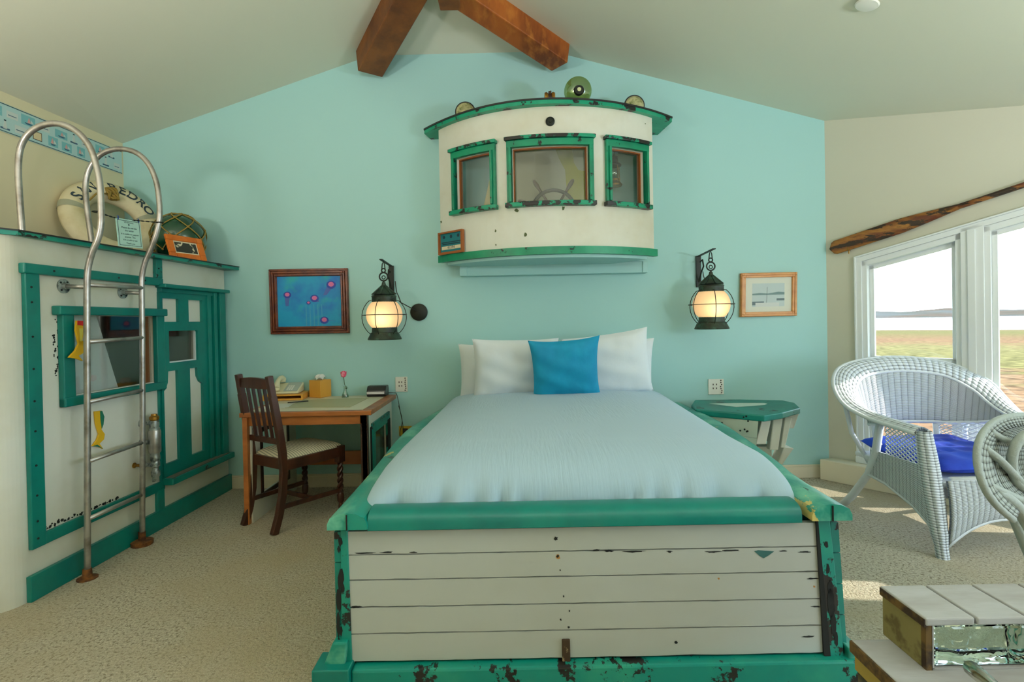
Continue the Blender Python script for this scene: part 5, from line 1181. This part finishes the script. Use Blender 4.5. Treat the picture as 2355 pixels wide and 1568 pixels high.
def wicker_chair(loc, rz, label, tint=WPNT, gapc=(112, 122, 136), seed=0):
    ch = thing('wicker_armchair', label, 'armchair', loc, rz)
    X = WM[ch]; g = lambda x, y, z: X @ V((x, y, z))
    sol = mat('wicker wrap', srgb(*tint), .5, bump=(120, .5, .003))
    # local: x right, y back (+), front -y. seat 0.66 wide
    half = dict(
        rim=[(-.405, -.36, .62), (-.42, -.22, .63), (-.455, -.06, .65), (-.50, .08, .71), (-.485, .20, .82), (-.36, .315, .91), (-.13, .365, .955)],
        inn=[(-.33, -.36, .63), (-.34, -.22, .635), (-.36, -.06, .65), (-.385, .07, .69), (-.36, .17, .77), (-.26, .25, .845), (-.09, .285, .875)],
        low=[(-.325, -.36, .625), (-.33, -.22, .625), (-.33, -.06, .61), (-.32, .08, .58), (-.275, .18, .56), (-.19, .24, .555), (-.06, .265, .555)])
    rim, inn_, low = [[g(*p) for p in half[k]+[(-x, y, z) for x, y, z in half[k][::-1]]] for k in ('rim', 'inn', 'low')]
    n = 70; R_, I_, O_ = spline_curve(rim, n), spline_curve(inn_, n), spline_curve(low, n)
    q = MB()
    def roll(u, v):
        k = min(n, int(round(u*n))); a = R_[k].lerp(I_[k], v); return a+V((0, 0, .022*math.sin(PI*v)))
    q.grid(roll, n, 6); q.build('rolled_rim', mat('rim weave', srgb(*tint), .5, uvweave=(58, 7, srgb(*gapc))), ch, smooth=True, solid=.012)
    q = MB(); q.tube(R_, .012, 8); q.tube(I_, .009, 8); q.build('rim_braid', sol, ch, smooth=True)
    q = MB()
    def backf(u, v):
        k = min(n, int(round(u*n))); return I_[k].lerp(O_[k], v)
    q.grid(backf, n, 8); q.build('back_panel', mat('back weave', srgb(*tint), .5, uvweave=(46, 46, srgb(*gapc))), ch, smooth=True, solid=.01)
    q = MB(); q.tube(O_[10:61], .011, 8); q.build('back_rail', sol, ch, smooth=True)
    # lattice under the back and the arms
    for sg in (-1, 1):
        q = MB(); lattice(q, (g(.34*sg, -.36, .44), g(.33*sg, -.04, .42), g(.345*sg, -.06, .61), g(.36*sg, -.36, .62)), 8, .0035)
        q.build('lattice', sol, ch)
        q = MB(); lattice(q, (g(.31*sg, .02, .47), g(.20*sg, .21, .47), g(.20*sg, .235, .55), g(.32*sg, .05, .59)), 5, .003)
        q.build('lattice', sol, ch)
    # posts
    for sg in (-1, 1):
        q = MB()
        def fpost(u, v, sg=sg):
            # front post: wide woven band from arm to foot
            t = v; a = 2*PI*u; w = .048+.016*math.sin(PI*min(1, t/.85)) if t < .8 else .054-.014*min(1, (t-.8)/.1)
            c = V((0, -.37-.07*t, .635*(1-t)))
            c.x = sg*(.365-.035*t)
            return g(c.x+w*math.cos(a)*.75, c.y+w*.72*math.sin(a), c.z)
        q.grid(fpost, 16, 30); q.build('leg', mat('post weave', srgb(*tint), .5, uvweave=(8, 46, srgb(*gapc))), ch, smooth=True)
        q = MB(); q.tube([g(.36*sg, -.04, .62), g(.34*sg, .03, .42), g(.33*sg, .11, .27), g(.36*sg, .22, .10), g(.385*sg, .30, .0)], [.022, .022, .022, .024, .020], 10); q.build('leg', sol, ch, smooth=True)
        q = MB(); q.tube([g(.20*sg, .25, .56), g(.19*sg, .22, .36)], .018, 8); q.build('back_post', sol, ch, smooth=True)
        q = MB()
        def side(u, v, sg=sg):
            y = -.40+.48*u; zt = .44-.01*u; zb = .10+.17*math.sin(PI*min(1, u*1.0)*.5)**.8; return g(sg*(.335+.0*u), y, zt*(1-v)+zb*v)
        q.grid(side, 12, 6); q.build('side_panel', mat('side weave', srgb(*tint), .5, uvweave=(18, 24, srgb(*gapc))), ch, solid=.01)
        q = MB(); q.tube([g(sg*.335, -.40, .12), g(sg*.335, -.25, .20), g(sg*.335, -.05, .255), g(sg*.34, .1, .27)], .009, 6); q.build('side_rail', sol, ch, smooth=True)
        q = MB(); q.tube([g(.365*sg, -.36, .615), g(.36*sg, -.2, .62), g(.35*sg, -.02, .62)], .014, 8); q.build('arm_rail', sol, ch, smooth=True)
    q = MB(); q.box((-.33, -.42, .35), (.33, .24, .38), M4=X); q.build('seat', mat('seat weave', srgb(*tint), .5, bump=(80, .6, .004)), ch, bevel=.01)
    q = MB()
    def apron(u, v):
        a = 2*u-1; zb = .06+.135*(1-abs(a)**2.2); zt = .395; bulge = .02*math.sin(PI*v)
        return g(.31*a*(1+.0*v), -.445-bulge, zt*(1-v)+zb*v)
    q.grid(apron, 24, 8); q.build('apron', mat('apron weave', srgb(*tint), .5, uvweave=(22, 40, srgb(*gapc))), ch, smooth=True, solid=.012)
    q = MB(); q.tube([apron(k/16, 1) for k in range(17)], .010, 8); q.tube([g(-.28, -.43, .395), g(.28, -.43, .395)], .016, 8); q.build('apron_braid', sol, ch, smooth=True)
    # under frame struts
    q = MB()
    for sg in (-1, 1):
        q.tube([g(.27*sg, -.40, .30), g(.0, .0, .30), g(.28*-sg, .12, .30)], .012, 8)
        q.tube([g(sg*.30, .12, .30), g(sg*.36, .22, .50), g(sg*.42, .20, .72)], .014, 8)
        q.tube([g(sg*.1, .30, .55), g(sg*.12, .36, .72), g(sg*.12, .37, .90)], .012, 8)
    q.tube([g(-.28, .16, .32), g(0, .30, .32), g(.28, .16, .32)], .014, 8)
    q.tube([g(-.30, .20, .62), g(-.15, .33, .66), g(.15, .33, .66), g(.30, .20, .62)], .014, 8)
    q.build('under_frame', sol, ch, smooth=True)
    return ch
wch = wicker_chair((2.505, 3.09, 0), 0, 'white wicker armchair with a blue cushion in front of the window')
# blue cushion
q = MB(); Xc = Matrix.Translation(V((2.52, 3.03, .385))) @ Matrix.Rotation(math.radians(3), 4, 'Z')
def cush(u, v, side):
    a, b = 2*u-1, 2*v-1; d = max(0, (1-abs(a)**5)*(1-abs(b)**5))**.5
    dim = 1
    for tx, ty in ((-.35, -.35), (.35, -.35), (-.35, .35), (.35, .35), (0, 0)): dim -= .55*math.exp(-((a-tx)**2+(b-ty)**2)/.012)
    pl_ = .010*math.cos(a*9)*math.cos(b*9)
    return Xc @ V((a*.30*(1+.0*b), b*.31+.0, (.045+(.055*d*dim+pl_*d) if side > 0 else .045-.043*d)+(.03*max(0, b-.5) if side else 0)))
for sd_ in (1, -1): q.grid(lambda u, v, s_=sd_: cush(u, v, s_), 40, 40)
tag(q.build('seat_cushion', M['bluep'], smooth=True), 'tufted cobalt blue cushion on the white wicker armchair', 'cushion')
# second wicker chair: only the outside of its rolled back enters the frame
tint, gapc = (150, 160, 156), (36, 42, 38)
c2 = thing('wicker_chair', 'grey wicker chair at the right edge, rolled back toward the room', 'armchair', (2.2, 1.75, 0))
sol2 = mat('grey wicker wrap', srgb(*tint), .6, bump=(90, .6, .004))
ro_ = [aty(*p) for p in ((2330, 1195, 1.531), (2290, 1160, 1.514), (2262, 1118, 1.522), (2247, 1062, 1.548), (2252, 1012, 1.582), (2278, 975, 1.634), (2318, 958, 1.686), (2372, 955, 1.763), (2450, 965, 1.858), (2530, 1000, 1.935), (2570, 1080, 1.961), (2560, 1170, 1.961), (2540, 1200, 1.961))]
cn = aty(2395, 1075, 1.720)
n = 60; RO_ = spline_curve(ro_, n); RI_ = [p.lerp(cn, .20)+V((.017, .017, 0)) for p in RO_]; RL_ = [p.lerp(cn, .62)+V((.14, .08, 0)) for p in RO_]
q = MB(); q.grid(lambda u, v: RO_[min(n, int(round(u*n)))].lerp(RI_[min(n, int(round(u*n)))], v)+V((-.02, -.02, 0))*math.sin(PI*v), n, 6); q.build('rolled_rim', mat('grey rim weave', srgb(*tint), .6, uvweave=(64, 5, srgb(*gapc))), c2, smooth=True, solid=.012)
q = MB(); q.grid(lambda u, v: RI_[min(n, int(round(u*n)))].lerp(RL_[min(n, int(round(u*n)))], v), n, 10); q.build('back_panel', mat('grey back weave', srgb(*tint), .6, uvweave=(58, 26, srgb(*gapc))), c2, smooth=True, solid=.01)
q = MB(); q.tube(RL_, .012, 8); q.build('back_rail', sol2, c2, smooth=True)
q = MB(); q.tube(RO_, .010, 8); q.build('rim_braid', sol2, c2, smooth=True)
q = MB(); q.tube(smooth_path([aty(*p) for p in ((2262, 1030, 1.582), (2300, 1058, 1.582), (2345, 1105, 1.600), (2400, 1160, 1.634))]), .012, 8); q.build('brace', sol2, c2, smooth=True)
q = MB(); q.tube(smooth_path([aty(*p) for p in ((2275, 990, 1.617), (2320, 1015, 1.634), (2370, 1022, 1.677))]), .010, 8); q.build('brace', sol2, c2, smooth=True)
q = MB(); lc_ = aty(2368, 1060, 1.617); q.tube([lc_+V((.075*math.cos(k*PI/12), .02*math.cos(k*PI/12), .085*math.sin(k*PI/12))) for k in range(24)], .014, 8, closed=True); q.build('loop_brace', sol2, c2, smooth=True)
q = MB(); q.tube(smooth_path([aty(*p) for p in ((2258, 1108, 1.539), (2300, 1128, 1.548), (2350, 1150, 1.600))]), .012, 8); q.build('brace', sol2, c2, smooth=True)
lt = aty(2285, 1128, 1.548); lb = aty(2355, 1200, 1.600)
for a_, b_ in ((lt, V((1.86, 1.66, 0))), (lt+V((.3, .33, -.02)), V((2.1, 2.0, 0)))):
    q = MB(); q.tube(smooth_path([a_, a_+V((.14, .03, -.13)) if a_ is lt else a_.lerp(b_, .4), b_]), .018, 8); q.build('leg', sol2, c2, smooth=True)
for b_ in ((2.5, 1.5, 0), (2.6, 1.9, 0)):
    q = MB(); q.tube([V(b_), V(b_)+V((-.03, 0, .55))], .02, 8); q.build('leg', sol2, c2, smooth=True)
q = MB(); q.box((2.0, 1.5, .36), (2.55, 1.95, .39)); q.build('seat', sol2, c2, bevel=.01)
# ================================================================== TABLE AND GLASS BLOCK BOX, bottom right
TZ = .568
tc0 = atz(1958, 1470, TZ); tbl = thing('low_table', 'weathered grey topped table with dark speckled side at the lower right corner', 'table', (1.0, .8, 0))
TX0 = tc0.x; TY1 = tc0.y
q = MB(); q.box((TX0, .45, TZ-.018), (TX0+.9, TY1, TZ)); q.build('tabletop', M['board'], tbl, bevel=.003)
q = MB(); q.box((TX0-.004, .45, TZ-.026), (TX0+.012, TY1+.002, TZ-.002)); q.build('raw_edge', M['rawedge'], tbl, bevel=.002)
q = MB(); q.box((TX0+.006, .47, .02), (TX0+.88, TY1-.01, TZ-.026)); q.build('body', M['stone'], tbl)
q = MB(); q.box((TX0+.004, .455, TZ-.06), (TX0+.02, TY1-.004, TZ-.026)); q.build('edge_strip', colmat('olive strip', 150, 130, 56), tbl)
q = MB(); q.box((TX0+.02, .49, 0), (TX0+.86, TY1-.03, .02)); q.build('plinth', M['rawedge'], tbl)
bt = thing('glass_block_box', 'grey board box with a wavy glass block front standing on the low table', 'box', (.95, 1.05, TZ))
g0 = atz(2128, 1422, .668); g1 = atz(2046, 1350, .668)
X0, Yf, Yk = g0.x, g0.y, g1.y
for i in range(4):
    q = MB(); a = X0-.002+i*.098; q.box((a, Yf-.004, .655), (a+.093, Yk+.004, .670)); q.build('top_board', M['board'], bt, bevel=.003)
q = MB(); q.box((X0-.004, Yf-.002, .652), (X0+.004, Yk+.002, .667)); q.build('raw_edge', M['rawedge'], bt)
q = MB(); q.box((X0, Yf+.012, TZ), (X0+.012, Yk, .654)); q.build('end_board', M['mottle'], bt, bevel=.002)
q = MB(); q.box((X0+.001, Yf+.0, TZ), (X0+.013, Yf+.012, .654)); q.build('corner_strip', M['rawedge'], bt)
q = MB(); q.box((X0+.012, Yf+.0, TZ+.002), (X0+.016, Yf+.02, .654)); q.box((X0+.20, Yf, TZ+.002), (X0+.212, Yf+.09, .654)); q.box((X0+.012, Yf, TZ+.0005), (X0+.38, Yf+.09, TZ+.004)); q.build('lining', M['board'], bt)
q = MB()
q.box((X0+.017, Yf+.002, TZ+.005), (X0+.199, Yf+.090, .653)); q.build('glass_block', M['glassblock'], bt, bevel=.008, seg=3)
q = MB(); q.box((X0+.213, Yf+.002, TZ+.005), (X0+.38, Yf+.090, .653)); q.build('glass_block', M['glassblock'], bt, bevel=.008, seg=3)
# polished handle
h0 = aty(2226, 1530, .93); h1 = aty(2300, 1590, .80); 
q = MB(); h0.z = max(h0.z, TZ+.016); h1.z = max(h1.z-.0, TZ+.014); q.tube([h0, h0.lerp(h1, .15), h0.lerp(h1, .5), h1, h1+(h1-h0)*.6], [.005, .013, .012, .009, .007], 12)
tag(q.build('spoon', M['chrome'], smooth=True), 'polished metal handle lying on the table in front of the glass block', 'utensil')

# ================================================================== OUTSIDE
def marsh_mat():
    m = bpy.data.materials.new('salt marsh'); m.use_nodes = True; N = m.node_tree.nodes; L = m.node_tree.links; b = N['Principled BSDF']; b.inputs['Roughness'].default_value = 1
    tc = N.new('ShaderNodeTexCoord'); ln = N.new('ShaderNodeVectorMath'); ln.operation = 'LENGTH'; L.new(tc.outputs['Object'], ln.inputs[0])
    lg = N.new('ShaderNodeMath'); lg.operation = 'LOGARITHM'; lg.inputs[1].default_value = 10; L.new(ln.outputs['Value'], lg.inputs[0])
    n1 = N.new('ShaderNodeTexNoise'); n1.inputs['Scale'].default_value = .35; n1.inputs['Detail'].default_value = 6; L.new(tc.outputs['Object'], n1.inputs['Vector'])
    ad = N.new('ShaderNodeMath'); ad.operation = 'MULTIPLY_ADD'; ad.inputs[1].default_value = .5; L.new(n1.outputs['Fac'], ad.inputs[0]); L.new(lg.outputs[0], ad.inputs[2])
    mr = N.new('ShaderNodeMapRange'); mr.inputs[1].default_value = .8; mr.inputs[2].default_value = 3.0; L.new(ad.outputs[0], mr.inputs[0])
    b.inputs['Specular IOR Level'].default_value = 0
    cr = N.new('ShaderNodeValToRGB'); L.new(mr.outputs[0], cr.inputs[0]); e = cr.color_ramp.elements
    stops = [(0, (150, 172, 60)), (.26, (156, 170, 66)), (.30, (172, 134, 104)), (.44, (180, 146, 116)), (.50, (158, 152, 104)), (.62, (166, 158, 114)), (.68, (178, 142, 116)), (.85, (150, 148, 104)), (1, (172, 146, 120))]
    e[0].position = 0; e[0].color = (*srgb(*stops[0][1]), 1); e[1].position = 1; e[1].color = (*srgb(*stops[-1][1]), 1)
    for p, c in stops[1:-1]: x = e.new(p); x.color = (*srgb(*c), 1)
    n2 = N.new('ShaderNodeTexNoise'); n2.inputs['Scale'].default_value = 1.6; n2.inputs['Detail'].default_value = 10; L.new(tc.outputs['Object'], n2.inputs['Vector'])
    mx = N.new('ShaderNodeMix'); mx.data_type = 'RGBA'; mx.blend_type = 'MULTIPLY'; mx.inputs[0].default_value = 1; L.new(cr.outputs[0], mx.inputs[6])
    c2 = N.new('ShaderNodeValToRGB'); c2.color_ramp.elements[0].position = .35; c2.color_ramp.elements[1].position = .6; c2.color_ramp.elements[0].color = (.16, .16, .16, 1); c2.color_ramp.elements[1].color = (.40, .38, .36, 1); L.new(n2.outputs['Fac'], c2.inputs[0]); L.new(c2.outputs[0], mx.inputs[7])
    L.new(mx.outputs[2], b.inputs['Base Color']); return m
q = MB(); rs = [3.2, 5, 8, 12, 18, 28, 45, 70, 110, 180, 300, 440]; nA = 40; a0, a1 = math.radians(-25), math.radians(80)
def gz(r): return -1.4-.0195*(r-5)
vs = [(r*math.cos(a0+(a1-a0)*k/nA)+2, r*math.sin(a0+(a1-a0)*k/nA)+1.5, gz(r)) for r in rs for k in range(nA+1)]
fs = [(i*(nA+1)+k, (i+1)*(nA+1)+k, (i+1)*(nA+1)+k+1, i*(nA+1)+k+1) for i in range(len(rs)-1) for k in range(nA)]
q.add(vs, fs); o = q.build('marsh_grass', marsh_mat(), recalc=False); tag(o, 'green and russet salt marsh grass sloping away outside the window', 'grass', kind='stuff')
q = MB(); q.add([(100, -600, -10.1), (3000, -600, -10.1), (3000, 3500, -10.1), (-500, 3500, -10.1), (-500, 200, -10.1)], [(0, 1, 2, 3, 4)])
tag(q.build('estuary_water', mat('bright water', srgb(190, 200, 210), .08, .9), recalc=False), 'bright still estuary water beyond the marsh', 'water', kind='stuff')
q = MB(); rh = random.Random(4); nn2 = 90; hs = [0]*(nn2+1)
for k in range(nn2+1): hs[k] = 9+30*(.5+.5*math.sin(k*.21+1))*(.5+.5*math.sin(k*.083))+6*math.sin(k*.6)+rh.uniform(-1.5, 1.5)
b0_, b1_ = math.radians(10), math.radians(75)
vs = []
for k in range(nn2+1):
    a = b0_+(b1_-b0_)*k/nn2
    for r, z in ((1750, -10.2), (1780, -7), (2000, 2+hs[k]*.15), (2300, hs[k]*.9+4), (2600, hs[k]*.5)): vs.append((r*math.cos(a), r*math.sin(a), z))
fs = [(k*5+j, (k+1)*5+j, (k+1)*5+j+1, k*5+j+1) for k in range(nn2) for j in range(4)]
q.add(vs, fs); tag(q.build('far_hills', mat('hazy far hills', srgb(76, 78, 78), 1, vary=[(srgb(78, 68, 62), .004, .45, .6), (srgb(60, 66, 60), .012, .5, .7)]), recalc=False), 'low hazy hills on the far shore of the estuary', 'hills')

# ================================================================== LIGHT
for _n in ('hazy far hills',):
    bpy.data.materials[_n].node_tree.nodes['Principled BSDF'].inputs['Specular IOR Level'].default_value = 0
w = bpy.data.worlds.new('world'); bpy.context.scene.world = w; w.use_nodes = True; N = w.node_tree.nodes; L = w.node_tree.links
bg = N['Background']; bg.inputs[0].default_value = (.72, .88, 1.0, 1); bg.inputs[1].default_value = 8.5
sun = bpy.data.lights.new('sun', 'SUN'); sun.energy = 7; sun.angle = .009; sun.color = (1, .93, .8); so = bpy.data.objects.new('sun', sun); C.objects.link(so)
so.rotation_euler = SD.to_track_quat('-Z', 'Y').to_euler()
def area(name, loc, direction, sx, sy, energy, col, portal=False):
    l = bpy.data.lights.new(name, 'AREA'); l.shape = 'RECTANGLE'; l.size = sx; l.size_y = sy; l.energy = energy; l.color = col
    if portal: l.cycles.is_portal = True
    o = bpy.data.objects.new(name, l); C.objects.link(o); o.location = loc; o.rotation_euler = V(direction).to_track_quat('-Z', 'Z').to_euler(); return o
area('portal_near_window', WP(.52, .95, -.13), WN, .57, 1.65, 1, (1, 1, 1), True)
area('portal_second_window', WP(1.255, 1.05, -.13), WN, .69, 1.7, 1, (1, 1, 1), True)
area('portal_slit_window', WP(2.55, 1.0, -.13), WN, .4, 1.4, 1, (1, 1, 1), True)
area('portal_long_window', (WE.x+.12, -.9, 1.03), (-1, 0, 0), 4.4, 1.78, 1, (1, 1, 1), True)
# upward fill lights added out of frame to brighten ceiling and walls
for nm, loc, e, col in (('fill_uplight', (-2.3, .5, 1.8), 62, (1, .95, .88)), ('fill_uplight', (0, -1.3, 1.9), 90, (.93, .97, 1)), ('fill_uplight', (2.9, .3, 1.55), 95, (.82, .93, 1))):
    area(nm, loc, (0, .25, 1), .5, .5, e, col)
sc = bpy.context.scene
sc.view_settings.view_transform = 'Standard'; sc.view_settings.look = 'None'; sc.view_settings.exposure = 0; sc.view_settings.gamma = 1; sc.view_settings.use_curve_mapping = False
sc.cycles.max_bounces = 8; sc.cycles.diffuse_bounces = 5; sc.cycles.glossy_bounces = 4; sc.cycles.transmission_bounces = 6; sc.cycles.transparent_max_bounces = 10
sc.cycles.sample_clamp_indirect = 4; sc.cycles.caustics_reflective = False; sc.cycles.caustics_refractive = False
sc.cycles.use_denoising = True
